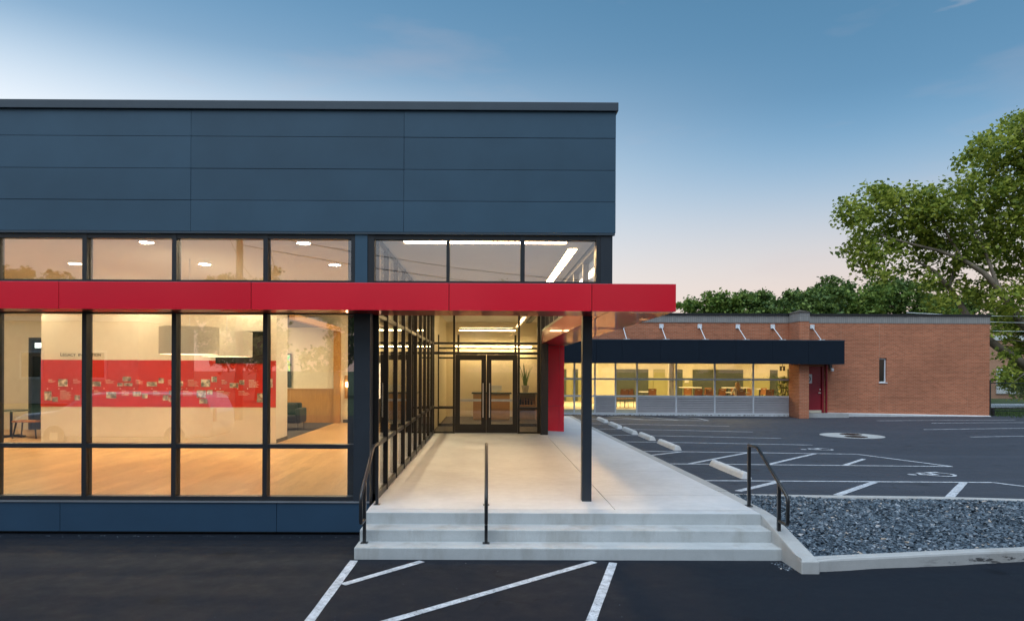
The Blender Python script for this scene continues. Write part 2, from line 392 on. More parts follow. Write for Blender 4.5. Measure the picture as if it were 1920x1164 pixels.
# brick
def brick(name, c1, c2, mortar):
    m, t, p = _new(name)
    g = t.nodes.new('ShaderNodeNewGeometry'); sx = t.nodes.new('ShaderNodeSeparateXYZ'); t.links.new(g.outputs['Position'], sx.inputs[0])
    ad = t.nodes.new('ShaderNodeMath'); t.links.new(sx.outputs[0], ad.inputs[0]); t.links.new(sx.outputs[1], ad.inputs[1])
    cb = t.nodes.new('ShaderNodeCombineXYZ'); t.links.new(ad.outputs[0], cb.inputs[0]); t.links.new(sx.outputs[2], cb.inputs[1])
    b = t.nodes.new('ShaderNodeTexBrick'); t.links.new(cb.outputs[0], b.inputs['Vector'])
    b.inputs['Scale'].default_value = 1; b.inputs['Brick Width'].default_value = .213; b.inputs['Row Height'].default_value = .0677
    b.inputs['Mortar Size'].default_value = .006; b.inputs['Mortar Smooth'].default_value = .2; b.inputs['Bias'].default_value = 0
    b.inputs['Color1'].default_value = (*c1, 1); b.inputs['Color2'].default_value = (*c2, 1); b.inputs['Mortar'].default_value = (*mortar, 1)
    big = noise(t, .5, 5, .6); row = noise(t, 1, 3, .6, scaled(t, (.35, .35, 9)))
    c = mixc(t, 1, b.outputs['Color'], ramp(t, big, [(.3, (.86,)*3), (.7, (1.1,)*3)]), 'MULTIPLY')
    c = mixc(t, .7, c, ramp(t, row, [(.3, (.84,)*3), (.7, (1.12,)*3)]), 'MULTIPLY')
    t.links.new(c, p.inputs['Base Color']); p.inputs['Roughness'].default_value = .85
    bump(t, p, b.outputs['Fac'], -.4, .006)
mat("awning_blue", (.006, .013, .024), .6, var=.1, spec=.2)
brick('brick', (.53, .178, .086), (.40, .125, .056), (.48, .31, .21))
brick('brick_peach', (.52, .27, .17), (.48, .24, .15), (.5, .36, .27))
# ribbed stone band
m, t, p = _new('stone_band')
g = t.nodes.new('ShaderNodeNewGeometry'); w = t.nodes.new('ShaderNodeTexBrick')
sx = t.nodes.new('ShaderNodeSeparateXYZ'); t.links.new(g.outputs['Position'], sx.inputs[0]); cb = t.nodes.new('ShaderNodeCombineXYZ')
ad = t.nodes.new('ShaderNodeMath'); t.links.new(sx.outputs[0], ad.inputs[0]); t.links.new(sx.outputs[1], ad.inputs[1])
t.links.new(ad.outputs[0], cb.inputs[0]); t.links.new(sx.outputs[2], cb.inputs[1]); t.links.new(cb.outputs[0], w.inputs['Vector'])
w.offset = 0; w.inputs['Scale'].default_value = 1; w.inputs['Brick Width'].default_value = .10; w.inputs['Row Height'].default_value = .215; w.inputs['Mortar Size'].default_value = .007
w.inputs['Color1'].default_value = (.33, .31, .29, 1); w.inputs['Color2'].default_value = (.27, .26, .25, 1); w.inputs['Mortar'].default_value = (.17, .16, .15, 1)
t.links.new(w.outputs['Color'], p.inputs['Base Color']); p.inputs['Roughness'].default_value = .85
# wood
def wood(name, col, rough, stretch, rnd=False, scale=1., coat=0.):
    m, t, p = _new(name)
    n = noise(t, 6*scale, 6, .65, scaled(t, stretch), .6); big = noise(t, .8, 3)
    c = ramp(t, n, [(.3, tuple(v*.72 for v in col)), (.7, tuple(min(1, v*1.18) for v in col))])
    c = mixc(t, .4, c, ramp(t, big, [(.3, tuple(v*.85 for v in col)), (.7, tuple(min(1, v*1.12) for v in col))]))
    if rnd:
        oi = t.nodes.new('ShaderNodeObjectInfo')
        c = mixc(t, 1, c, ramp(t, oi.outputs['Random'], [(0, (.82, .80, .78)), (1, (1.08, 1.06, 1.02))]), 'MULTIPLY')
    t.links.new(c, p.inputs['Base Color']); p.inputs['Roughness'].default_value = rough
    if coat: p.inputs['Coat Weight'].default_value = coat; p.inputs['Coat Roughness'].default_value = .25
wood('wood_floor', (.72, .43, .185), .32, (4, .35, 4), True, coat=.25)
wood('wood_base', (.72, .43, .185), .34, (4, .35, 4))
wood('wood_panel', (.50, .25, .07), .45, (5, 5, .4))
wood('wood_light', (.50, .27, .11), .45, (.5, 5, 5))
# printed sepia photographs
m, t, p = _new('photo_print')
oi = t.nodes.new('ShaderNodeObjectInfo'); vm = t.nodes.new('ShaderNodeVectorMath'); vm.operation = 'ADD'
g = t.nodes.new('ShaderNodeNewGeometry'); t.links.new(g.outputs['Position'], vm.inputs[0]); t.links.new(oi.outputs['Random'], vm.inputs[1])
n = noise(t, 9, 4, .6, vm.outputs[0])
t.links.new(ramp(t, n, [(.34, (.10, .095, .085)), (.5, (.36, .32, .26)), (.62, (.74, .68, .55))]), p.inputs['Base Color'])
m, t, p = _new('stained_glass')
v = t.nodes.new('ShaderNodeTexVoronoi'); v.inputs['Scale'].default_value = 9; g = t.nodes.new('ShaderNodeNewGeometry'); t.links.new(g.outputs['Position'], v.inputs['Vector'])
c = mixc(t, .5, v.outputs['Color'], (.25, .6, .12)); t.links.new(c, p.inputs['Base Color']); t.links.new(c, p.inputs['Emission Color']); p.inputs['Emission Strength'].default_value = .5
m, t, p = _new('ground_grass'); n = noise(t, .6, 6, .65)
t.links.new(ramp(t, n, [(.3, (.03, .06, .015)), (.7, (.07, .11, .03))]), p.inputs['Base Color']); p.inputs['Roughness'].default_value = .95
m, t, p = _new('gravel_bed'); n = noise(t, 40, 4, .7)
t.links.new(ramp(t, n, [(.35, (.008, .011, .014)), (.65, (.05, .065, .08))]), p.inputs['Base Color']); p.inputs['Roughness'].default_value = .9

# ------------------------------------------------------------------ ground and parking lot
def kerb_y(x): return 8.2+.157*(x-3.87)          # front kerb face of the gravel bed
def bed_back(x): return 11.28-.088*(x-3.97)      # back kerb
def lot_z(x, y):
    return -.13-.15*math.exp(-((x-13)**2/46+(y-24)**2/70))
def ground_z(x, y):
    if x < 4.45:
        if x < 3.0: return -.45 if y < 25 else -.45+min(1, (y-25)/5)*.32
        a, b = 9.2, 11.0
    else: a, b = kerb_y(min(x, 16)), bed_back(min(x, 16))
    s = min(1, max(0, (y-a)/(b-a)))
    return -.45*(1-s)+lot_z(x, y)*s
def grid_mesh(xs, ys, zf):
    m = MB(); nx = len(xs)
    for y in ys:
        for x in xs: m.v.append((x, y, zf(x, y)))
    for j in range(len(ys)-1):
        for i in range(nx-1):
            m.f.append([j*nx+i, j*nx+i+1, (j+1)*nx+i+1, (j+1)*nx+i]); m.m.append(0)
    return m
xs = [-60, -40, -25, -12, -6, 0, 2.5, 3.4]+[3.9+.5*i for i in range(46)]+[27.5]
ys = [-16, -12, -8, -4, 0, 4, 6]+[7+.5*i for i in range(53)]
def join(*ms):
    o = MB()
    for q in ms:
        n = len(o.v); o.v += q.v; o.f += [[n+i for i in f] for f in q.f]; o.m += q.m
    return o
lot = struct(join(grid_mesh([x for x in xs if x >= 3.4], [y for y in ys if y >= 9.5], ground_z), grid_mesh([-6, -2, 1, 2.5, 3.4], [y for y in ys if y >= 22], ground_z)).build('parking_lot', 'asphalt', smooth=True))
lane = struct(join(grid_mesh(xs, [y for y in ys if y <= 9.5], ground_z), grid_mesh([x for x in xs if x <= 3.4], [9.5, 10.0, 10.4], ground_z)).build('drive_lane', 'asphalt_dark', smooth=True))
gx = [-900, -300, -120, -61, 0, 3, 27, 29, 60, 120, 300, 900]; gy = [-900, -300, -100, -17, 0, 8, 11, 32, 36, 60, 120, 300, 900]
struct(grid_mesh(gx, gy, lambda x, y: (-.7 if (-62 < x < 28 and -17 < y < 33) else (-.16 if y > 30 or (x >= 28 and y >= 8) else -.46))).build('ground', 'ground_grass', smooth=True))

def ribbon(name, a, b, w, zf=None, parent=None):
    """painted line from a to b draped on the asphalt"""
    zf = zf or ground_z; a = Vector(a); b = Vector(b); d = (b-a); n = max(1, int(d.length/.25)); p = Vector((-d.y, d.x)).normalized()*w/2
    m = MB()
    for i in range(n+1):
        q = a+d*i/n; j = .004*math.sin(i*1.7)+.003*math.sin(i*.61)
        for s in (-1, 1):
            e = q+p*s*(1+j*8)
            m.v.append((e.x, e.y, zf(e.x, e.y)+.006))
    for i in range(n): m.f.append([2*i, 2*i+2, 2*i+3, 2*i+1]); m.m.append(0)
    return m.build(name, 'paint', parent or lot)
LY = [13.05, 15.42, 17.86, 20.31, 22.46, 24.84, 27.23, 29.8]
for i, y in enumerate(LY): ribbon('painted_line', (3.99, y), (9.72, y), .095)
for a, b in [((4.40, 11.9), (5.6, 13.0)), ((5.95, 11.55), (7.42, 13.0)), ((7.72, 11.35), (9.12, 13.0)), ((9.72, 13.05), (10.7, 11.3)),
             ((4.1, 17.0), (5.1, 17.82)), ((4.62, 15.47), (6.85, 17.82)), ((6.42, 15.47), (8.6, 17.82)), ((8.15, 15.47), (9.3, 16.75)), ((9.72, 17.86), (10.55, 15.42)), ((9.72, 15.42), (10.55, 15.42)),
             ((5.6, 31.6), (6.86, 29.85)), ((7.2, 31.7), (8.4, 29.85)), ((8.9, 31.8), (9.65, 31.0)), ((9.65, 31.0), (9.72, 29.8))]:
    ribbon('painted_line', a, b, .13 if a[1] < 13 else .10)
for a, b in [((17.2, 30.0), (23.3, 30.0)), ((18.7, 28.6), (22.8, 28.6)), ((16.7, 26.0), (22.8, 26.0)), ((16.5, 23.2), (22.6, 23.2))]:
    ribbon('painted_line', a, b, .10)
# front hatched bay: the bay slants a little to the camera
ribbon('painted_line', (-1.66, 8.62), (-1.70, 5.2), .10, parent=lane)
ribbon('painted_line', (-.80, 8.60), (-1.60, 7.66), .10, parent=lane)
ribbon('painted_line', (1.37, 8.60), (-1.62, 5.93), .10, parent=lane)
ribbon('painted_line', (1.60, 8.56), (.62, 5.2), .10, parent=lane)
ribbon('painted_line', (1.00, 6.53), (-.2, 5.4), .10, parent=lane)
# wheelchair symbols: head, trunk, arm, legs, wheel arc
def wheelchair(cx, cy, s, name='wheelchair_symbol'):
    m = MB()
    def seg(pts, w):
        for (x0, y0), (x1, y1) in zip(pts, pts[1:]):
            a = Vector((x0, y0)); b = Vector((x1, y1)); d = (b-a).normalized(); n = Vector((-d.y, d.x))*w/2; a = a-d*w*.3; b = b+d*w*.3
            q = [a-n, b-n, b+n, a+n]; k = len(m.v)
            for e in q: m.v.append((cx+e.x*s, cy+e.y*s, lot_z(cx+e.x*s, cy+e.y*s)+.008+.0006*len(m.f)%.003))
            m.f.append([k, k+1, k+2, k+3]); m.m.append(0)
    # figure lies with its head towards -x
    k = len(m.v)
    for i in range(14):
        t = i/14*2*math.pi; m.v.append((cx+(-.62+.11*math.cos(t))*s, cy+(.02+.11*math.sin(t))*s, lot_z(cx, cy)+.009))
    m.f.append(list(range(k, k+14))); m.m.append(0)
    seg([(-.42, .02), (.02, .02)], .12); seg([(-.36, .05), (-.30, .30), (-.12, .30)], .09)
    seg([(.0, .05), (.02, .42)], .12); seg([(.04, .40), (.30, .48)], .11)
    arc = [(.10+.36*math.cos(a), .08+.36*math.sin(a)) for a in [R_(200)+i*R_(17) for i in range(15)]]
    seg(arc, .085)
    return m.build(name, 'paint', lot)
wheelchair(9.28, 14.02, .80); wheelchair(9.30, 18.95, .74)

# ------------------------------------------------------------------ landing, sidewalk, steps
landing = struct(B('landing', 'concrete', None, -1.66, 1.822, 9.655, 21.3, -.4, 0.0))
B('slab', 'concrete_nose', landing, -1.66, 3.79, 9.392, 9.645, -.4, 0.002, bevel=.012)
def sz(y): return -.13*max(0, min(1, (y-10.8)/14))
def sl(y): return -.13*max(0, min(1, (y-22.6)/7))
def walk_slab(x0, x1, a, b):
    if x0 < 3: return MB().hexa([(x0,a,-.4),(x1,a,-.4),(x1,b,-.4),(x0,b,-.4)], [(x0,a,sl(a)),(x1,a,sz(a)),(x1,b,sz(b)),(x0,b,sl(b))])
    return MB().hexa([(x0,a,-.4),(x1,a,-.4),(x1,b,-.4),(x0,b,-.4)], [(x0,a,sz(a)),(x1,a,sz(a)),(x1,b,sz(b)),(x0,b,sz(b))])
side = struct(walk_slab(1.834, 3.795, 9.655, 10.795).build('sidewalk', 'concrete'))
for a, b in [(10.803, 13.5), (13.508, 16.2), (16.208, 18.9), (18.908, 21.6), (21.608, 24.3), (24.308, 28.0), (28.008, 31.6)]: walk_slab(1.834, 3.795, a, b).build('slab', 'concrete', side)
for k in range(7): walk_slab(3.804, 3.972, 11.205+k*2.92, 11.205+k*2.92+2.912).build('kerb_stone', 'concrete_kerb', side)
steps = thing('concrete_steps', 'three weathered concrete steps up to the entrance landing', 'steps', (1, 9, -.45))
B('step', 'concrete_step', steps, -1.665, 3.79, 9.03, 9.39, -.6, -.15, bevel=.012)
B('step', 'concrete_step', steps, -1.675, 3.80, 8.69, 9.028, -.6, -.30, bevel=.012)
B('step', 'concrete_step', steps, -1.665, 3.79, 9.388, 9.40, -.6, -.004)
# cheek kerb and the kerbs round the gravel bed
ck = MB(); prof = [(11.2,-.7),(11.2,-.01),(9.7,-.014),(9.35,-.03),(8.12,-.30),(8.12,-.7)]
ck.add([(3.985,y,z) for y,z in prof]+[(3.80 if y > 9.3 else 3.765,y,z) for y,z in prof],
       [tuple(range(6)), tuple(range(11,5,-1))]+[(6+i,6+(i+1)%6,(i+1)%6,i) for i in range(6)])
struct(ck.build('cheek_kerb', 'concrete_kerb', bevel=.015))
def kerb_run(name, pts, w, ztop, zbot, matn, bevel=.03):
    m = MB(); n = len(pts)
    for i, (x, y) in enumerate(pts):
        zt = ztop(x, y) if callable(ztop) else ztop
        m.v += [(x,y,zbot),(x,y,zt),(x,y+w,zt),(x,y+w,zbot)]
    for i in range(n-1):
        a, b = 4*i, 4*i+4
        for k in range(4): m.f.append([a+k, a+(k+1)%4, b+(k+1)%4, b+k][::-1]); m.m.append(0)
    m.f.append([0,1,2,3][::-1]); m.f.append([4*n-4,4*n-3,4*n-2,4*n-1]); m.m += [0, 0]
    return struct(m.build(name, matn, bevel=bevel, smooth=False))
kerb_run('front_kerb', [(3.77+i*.6, kerb_y(3.77+i*.6)-.02+.006*math.sin(i*2)) for i in range(6)]+[(7.2+i*1.0, kerb_y(7.2+i*1.0)) for i in range(9)], .17, lambda x, y: -.295+.004*math.sin(x*1.3), -.8, 'kerb_front')
kerb_run('back_kerb', [(3.99+i*.8, bed_back(3.99+i*.8)+.01*math.sin(i*1.9)) for i in range(15)], .14, lambda x, y: -.075+.008*math.sin(x*1.1), -.6, 'concrete_kerb', .02)
# gravel
def bed_z(x, y):
    a, b = kerb_y(x)+.12, bed_back(x)
    s = min(1, max(0, (y-a)/(b-a))); return -.355+.25*s+.010*math.sin(x*2.1+y)+.008*math.sin(y*3.3-x)
gb = MB(); nx_, ny_ = 34, 14
for j in range(ny_+1):
    for i in range(nx_+1):
        x = 3.9+i*.33; a, b = kerb_y(x)+.08, bed_back(x)+.06; y = a+(b-a)*j/ny_; gb.v.append((x, y, bed_z(x, y)-.02))
for j in range(ny_):
    for i in range(nx_): gb.f.append([j*(nx_+1)+i, j*(nx_+1)+i+1, (j+1)*(nx_+1)+i+1, (j+1)*(nx_+1)+i]); gb.m.append(0)
gravel_bed = struct(gb.build('gravel_bed', 'gravel_bed'))
def stones(n):
    V = []; F = []
    base = np.array([(1,0,0),(-1,0,0),(0,1,0),(0,-1,0),(.25,.2,1),(-.1,-.1,-1),(.65,.65,.25),(-.65,-.6,.2)])
    faces = [(0,6,4),(6,2,4),(2,1,4),(1,7,4),(7,3,4),(3,0,4),(6,0,5),(2,6,5),(1,2,5),(7,1,5),(3,7,5),(0,3,5)]
    k = 0
    while k < n:
        x = 3.97+(RNG.random()**1.25)*7.2; a, b = kerb_y(x)+.14, bed_back(x)-.01; y = a+(b-a)*RNG.random()
        if x < 3.99: continue
        s = .009+.026*RNG.random()**2.0
        if RNG.random() < .02: s *= 1.4
        sc = np.array([s*(1+.6*RNG.random()), s*(.8+.4*RNG.random()), s*(.35+.4*RNG.random())])
        pts = (base*(1+.35*(RNG.random((8, 1))-.5)))*sc
        t1, t2, t3 = RNG.random()*6.28, (RNG.random()-.5)*1.3, (RNG.random()-.5)*1.3
        M = np.array((Matrix.Rotation(t1, 3, 'Z') @ Matrix.Rotation(t2, 3, 'X') @ Matrix.Rotation(t3, 3, 'Y')))
        pts = pts @ M.T+np.array([x, y, bed_z(x, y)+.012*RNG.random()])
        V.append(pts); F += [(8*k+a_, 8*k+b_, 8*k+c_) for a_, b_, c_ in faces]; k += 1
    me = bpy.data.meshes.new('gravel'); me.from_pydata(np.vstack(V).tolist(), [], F); me.materials.append(MAT['gravel'])
    o = bpy.data.objects.new('gravel', me); C.objects.link(o); return o
grv = struct(stones(34000), 'stuff'); tag(grv, 'dark blue grey slate chippings in the bed beside the steps', 'gravel')
# crumbs of loose stone along the asphalt edges
def crumbs(name, spots, parent, mt='gravel'):
    m = MB()
    for x, y, z, s in spots:
        j = lambda: s*(.6+.8*random.random())
        m.add([(x+j(),y,z),(x,y+j(),z),(x-j(),y,z),(x,y-j(),z),(x,y,z+j()*.8)], [(0,1,4),(1,2,4),(2,3,4),(3,0,4)])
    o = m.build(name, mt, parent); o['kind'] = 'stuff'; return o
sp = []
for i in range(420):
    x = 3.95-(random.random()**2)*.35; y = 8.25+random.random()*.55; sp.append((x, y, -.45, .004+.010*random.random()))
for i in range(200):
    sp.append((random.uniform(-12, -1.75), 9.9-abs(random.gauss(0, .06)), -.45, .004+.008*random.random()**2))
for i in range(260):
    sp.append((random.uniform(-10, 12), random.uniform(4.6, 9.3), -.45, .002+.004*random.random()))
sp = [(x, y, ground_z(x, y), s) for x, y, z, s in sp if not (-1.7 < x < 3.8 and y > 8.6)]
crumbs('loose_stones', sp, lane)

# ------------------------------------------------------------------ handrails
def handrail(x, label):
    t = thing('handrail', label, 'handrail', (x, 9.4, -.3), 'handrails on the entrance steps')
    r = .021
    def post(y, z0, z1):
        B('post', 'rail_black', t, x-r, x+r, y-r, y+r, z0, z1, bevel=.003)
        B('base_plate', 'rail_black', t, x-.045, x+.045, y-.045, y+.045, z0, z0+.008)
    post(9.95, 0.002, .86); post(8.93, -.30, .50)
    pts = [(x,9.97,.885),(x,9.66,.885),(x,9.62,.872),(x,8.70,.375),(x,8.672,.345),(x,8.665,.30),(x,8.665,.06),(x,8.675,.02),(x,8.71,.005),(x,8.93,.005)]
    m = MB(); m.tube(pts, .0235, 10); m.build('rail', 'rail_black', t, smooth=True)
    return t
handrail(-1.585, 'black steel handrail beside the dark corner post')
handrail(.005, 'black steel handrail in the middle of the concrete steps')
handrail(3.84, 'black steel handrail next to the gravel bed')

# ------------------------------------------------------------------ wheel stops
def wheel_stop(x, y0, y1, label):
    m = MB(); z = lot_z(x, (y0+y1)/2); p = [(-.105, .0), (-.075, .085), (-.04, .125), (.04, .125), (.075, .085), (.105, .0)]
    e = .045; n = len(p)
    rows = [(y0, 1, 1), (y0+e, 1, 1), (y1-e, 1, 1), (y1, 1, 1)]
    m.v = []
    for k, (y, a, b) in enumerate(rows):
        for (dx, dz) in p:
            yy = y
            if k == 0: yy = y0+dz*.25
            if k == 3: yy = y1-dz*.25
            m.v.append((x+dx, yy, z+dz))
    for k in range(3):
        for i in range(n-1): m.f.append([k*n+i, k*n+i+1, (k+1)*n+i+1, (k+1)*n+i]); m.m.append(0)
    m.f.append(list(range(n-1, -1, -1))); m.f.append([3*n+i for i in range(n)]); m.m += [0, 0]
    t = thing('wheel_stop', label, 'wheel stop', (x, (y0+y1)/2, z), 'concrete wheel stops along the sidewalk')
    m.build('concrete_block', 'concrete_white', t, bevel=.012)
    for yy in (y0+.3, y1-.3):
        q = MB(); q.lathe(x, yy, [(.013, z+.10), (.013, z+.130)], 10); q.build('anchor_pin', 'grate', t)
wl = ['white concrete wheel stop nearest the gravel bed, alone in its stall', 'second white wheel stop from the gravel bed', 'third white wheel stop from the gravel bed',
      'fourth white wheel stop from the gravel bed', 'fifth white wheel stop from the gravel bed', 'farthest white wheel stop, close to the louvred windows']
for (x, a, b), l in zip([(5.09, 13.3, 15.25), (5.12, 18.2, 20.05), (5.08, 20.8, 22.4), (4.98, 22.8, 24.55), (4.92, 25.05, 26.95), (4.88, 27.7, 29.6)], wl): wheel_stop(x, a, b, l)

# ------------------------------------------------------------------ drain
dz = lot_z(12.8, 23.85)
dr = thing('storm_drain', 'round pale concrete drain collar with two dark iron covers in the parking lot', 'drain', (12.8, 23.85, dz))
m = MB(); m.lathe(12.8, 23.85, [(1.02, dz-.05), (1.02, dz+.012), (1.0, dz+.016)], 40); m.build('collar', 'concrete_kerb', dr)
for cx_, cy_ in ((12.98, 24.25), (12.68, 23.35)):
    m = MB(); m.lathe(cx_, cy_, [(.36, dz+.017), (.36, dz+.022)], 28); c_ = m.build('cover', 'grate', dr)
    for k in range(-5, 6):
        w_ = math.sqrt(max(.01, .33**2-(k*.06)**2)); B('bar', 'rail_black', c_, cx_+k*.06-.012, cx_+k*.06+.012, cy_-w_, cy_+w_, dz+.022, dz+.03)

# ================================================================== entrance building
mat('frame_bronze', (.014, .0125, .011), .36, var=.12, spec=.4)
EB = thing('entrance_building', 'low modern building of dark slate blue panels with glass walls and a red canopy band', 'building', (-6, 10, -.45))
# --- parapet
B('wall', 'panel_gap', EB, (-18, 1.80, 10.02, 10.26, 3.965, 5.735), (1.66, 1.80, 10.26, 29.4, 3.965, 5.735))
cols = [-18, -13.62, -10.52, -7.42, -4.318, -1.215, 1.879]; rows = [(3.968, 4.417), (4.423, 4.878), (4.884, 5.346), (5.352, 5.733)]
for i in range(6):
    for j, (a, b) in enumerate(rows):
        d = .0015*((i*7+j*5) % 3)
        B('facade_panel', 'panel_blue', EB, cols[i]+.002, cols[i+1]-.002, 9.965-d, 10.02, a, b, bevel=.002)
for j, (a, b) in enumerate(rows):
    for k in range(6): B('facade_panel', 'panel_blue', EB, 1.80, 1.879, 10.03+k*3.2, 13.22+k*3.2, a, b)
B('coping', 'coping_metal', EB, (-18.05, 1.907, 9.925, 10.42, 5.737, 5.862), (1.5, 1.906, 10.42, 29.5, 5.737, 5.861), bevel=.006)
B('roof', 'panel_gap', EB, -18, 1.66, 10.26, 29.4, 5.3, 5.45)
B('flashing', 'coping_metal', EB, -18, 1.868, 9.955, 10.02, 3.935, 3.962)
# --- clerestory
B('head_rail', 'frame_black', EB, -18, 1.838, 10.0, 10.13, 3.868, 3.932)
B('sill_rail', 'frame_black', EB, -18, 1.838, 10.0, 10.13, 3.19, 3.262)
muls = [-17.66+1.3075*i for i in range(12)][:9]
muls = [-5.908-1.3075*i for i in range(9, 0, -1)]+[-5.908, -4.601, -3.269]
for x in muls:
    B('mullion', 'frame_black', EB, x, x+.065, 9.99, 10.15, 3.19, 3.93)
    B('mullion', 'frame_black', EB, x, x+.065, 9.99, 10.15, .05, 2.80)
B('corner_post', 'post_black', EB, -1.936, -1.700, 9.975, 10.26, .0, 2.80)
B('corner_post', 'panel_blue', EB, -1.925, -1.745, 9.975, 10.26, 3.16, 3.934)
B('mullion', 'frame_black', EB, (-1.985, -1.93, 9.99, 10.13, 3.19, 3.93), (-1.743, -1.645, 9.99, 10.13, 3.19, 3.93))
B('corner_post', 'post_black', EB, 1.665, 1.838, 9.985, 10.26, 3.156, 3.934)
for x0, x1 in ((-.592, -.545), (.493, .555), (1.60, 1.664)): B('mullion', 'frame_black', EB, x0, x1, 9.99, 10.13, 3.19, 3.93)
edges = muls+[-1.985]
for a, b in zip(edges, edges[1:]): B('pane', 'glass', EB, a+.065, b, 10.05, 10.07, 3.262, 3.868)
for a, b in ((-1.645, -.592), (-.545, .493), (.555, 1.60)): B('pane', 'glass', EB, a, b, 10.05, 10.07, 3.262, 3.868)
# --- lower glass wall
B('head_rail', 'frame_black', EB, -18, -1.936, 10.0, 10.13, 2.765, 2.83)
B('transom', 'frame_black', EB, -18, -1.936, 9.995, 10.13, .803, .866)
B('sill_rail', 'frame_black', EB, -18, -1.936, 9.995, 10.13, .045, .103)
B('sill_flashing', 'frame_edge', EB, -18, -1.70, 9.945, 10.13, .022, .040)
edges = muls+[-2.0]
for a, b in zip(edges, edges[1:]):
    B('pane', 'glass', EB, a+.065, b, 10.05, 10.07, .103, .803)
    B('pane', 'glass', EB, a+.065, b, 10.05, 10.07, .866, 2.765)
B('pane', 'glass', EB, (-2.0, -1.936, 10.05, 10.07, .103, .803), (-2.0, -1.936, 10.05, 10.07, .866, 2.765))
B('inner_post', 'black', EB, -2.07, -1.80, 10.2, 10.5, 0, 4.3)
B('spandrel', 'frame_black', EB, -18, -1.66, 10.0, 10.2, 2.83, 3.19)
# --- base
bx_ = [-18, -12.4, -9.3, -6.2, -3.05, -1.70]
for a, b in zip(bx_, bx_[1:]): B('base_panel', 'base_blue', EB, a+.003, b-.003, 9.965, 10.1, -.405, .020, bevel=.002)
B('foundation', 'black', EB, -18, -1.70, 10.08, 10.3, -.8, -.02)
# --- canopy: front band, right-hand slab, end wall
CAN = B('canopy', 'dark_soffit', EB, (-18, -1.68, 9.432, 9.99, 2.80, 3.148), (-1.68, 1.69, 9.432, 10.25, 2.80, 3.148), (1.72, 2.57, 9.432, 22.7, 2.80, 3.148))
seg = [-18, -13.8, -11.15, -8.52, -5.872, -3.236, -.518, 1.448, 2.611]
for a, b in zip(seg, seg[1:]):
    B('fascia_panel', 'red_panel', CAN, a+.004, b-.004, 9.39, 9.43, 2.779, 3.155, bevel=.003)
    for c, d, e in ((max(a, -18), min(b, -1.68), 9.995), (max(a, -1.68), min(b, 1.69), 10.27)):
        if d-c > .05: B('soffit_panel', 'red_soffit', CAN, c+.004, d-.004, 9.432, e, 2.779, 2.799)
B('soffit_panel', 'red_soffit', CAN, 1.70, 2.606, 9.432, 15.9, 2.779, 2.799); B('soffit_panel', 'red_soffit', CAN, 1.70, 2.606, 15.91, 22.44, 2.779, 2.799)
B('fascia_panel', 'red_soffit', CAN, 1.692, 1.718, 10.28, 15.9, 2.779, 3.155); B('fascia_panel', 'red_soffit', CAN, 1.692, 1.718, 15.91, 22.4, 2.779, 3.155)
for a, b in ((9.434, 13.7), (13.71, 18.0), (18.01, 22.7)): B('fascia_panel', 'red_panel', CAN, 2.572, 2.611, a, b, 2.801, 3.155)
B('cap', 'coping_metal', CAN, (-18, 1.68, 9.395, 9.985, 3.149, 3.158), (1.69, 2.605, 9.395, 22.7, 3.149, 3.157))
EW = B('end_wall', 'panel_gap', EB, 1.99, 2.55, 22.50, 22.74, -.2, 2.798)
for x0, x1 in ((1.98, 2.396), (2.402, 2.56)):
    for z0, z1 in ((-.2, .80), (.806, 2.70), (2.706, 2.776)): B('panel', 'red_panel', EW, x0, x1, 22.46, 22.50, z0, z1)
B('return_wall', 'black', EB, 1.665, 1.89, 20.85, 22.45, -.2, 2.779)
B('return_wall', 'post_black', EB, 1.665, 1.688, 20.85, 22.45, 2.78, 4.0)
B('column', 'post_black', EB, 1.442, 1.585, 10.235, 10.378, 0, 2.80, bevel=.004)
# --- right-hand clerestory above the canopy
B('sill_rail', 'frame_black', EB, 1.69, 1.838, 10.26, 21.6, 3.158, 3.21); B('head_rail', 'frame_black', EB, 1.70, 1.838, 10.26, 21.6, 3.88, 3.96)
for k in range(9):
    y = 10.9+k*1.3; B('mullion', 'frame_black', EB, 1.72, 1.83, y, y+.06, 3.21, 3.88)
ye = [10.26]+[10.9+k*1.3 for k in range(9)]
for a, b in zip(ye, ye[1:]): B('pane', 'glass_clear', EB, 1.77, 1.785, a+.06, b, 3.21, 3.88)
# --- porch ceiling
B('porch_ceiling', 'ceiling', EB, -1.64, 1.66, 10.262, 21.2, 3.957, 4.03)
B('bulkhead', 'wall_cream', EB, -1.80, -1.66, 10.27, 21.3, 4.02, 4.5)
# --- side curtain wall along the porch
SW = B('glass_wall', 'frame_bronze', EB, (-1.80, -1.63, 10.262, 21.22, 0.001, .10), (-1.80, -1.63, 10.262, 21.22, .80, .866), (-1.80, -1.63, 10.262, 21.22, 2.752, 2.815), (-1.80, -1.63, 10.262, 21.22, 3.90, 3.955))
sm = [11.22, 12.39, 13.56, 14.73, 15.90, 17.07, 18.24, 19.41, 20.55]
for y in sm: B('mullion', 'frame_bronze', SW, -1.74, -1.615, y, y+.06, .002, 3.95)
B('mullion', 'frame_bronze', SW, -1.74, -1.618, 10.262, 10.31, .002, 3.95)
se = [10.25]+sm+[21.2]
for a, b in zip(se, se[1:]):
    for z0, z1 in ((.10, .80), (.866, 2.752), (2.815, 3.90)): B('pane', 'glass_clear', SW, -1.665, -1.653, a+.06, b, z0, z1)
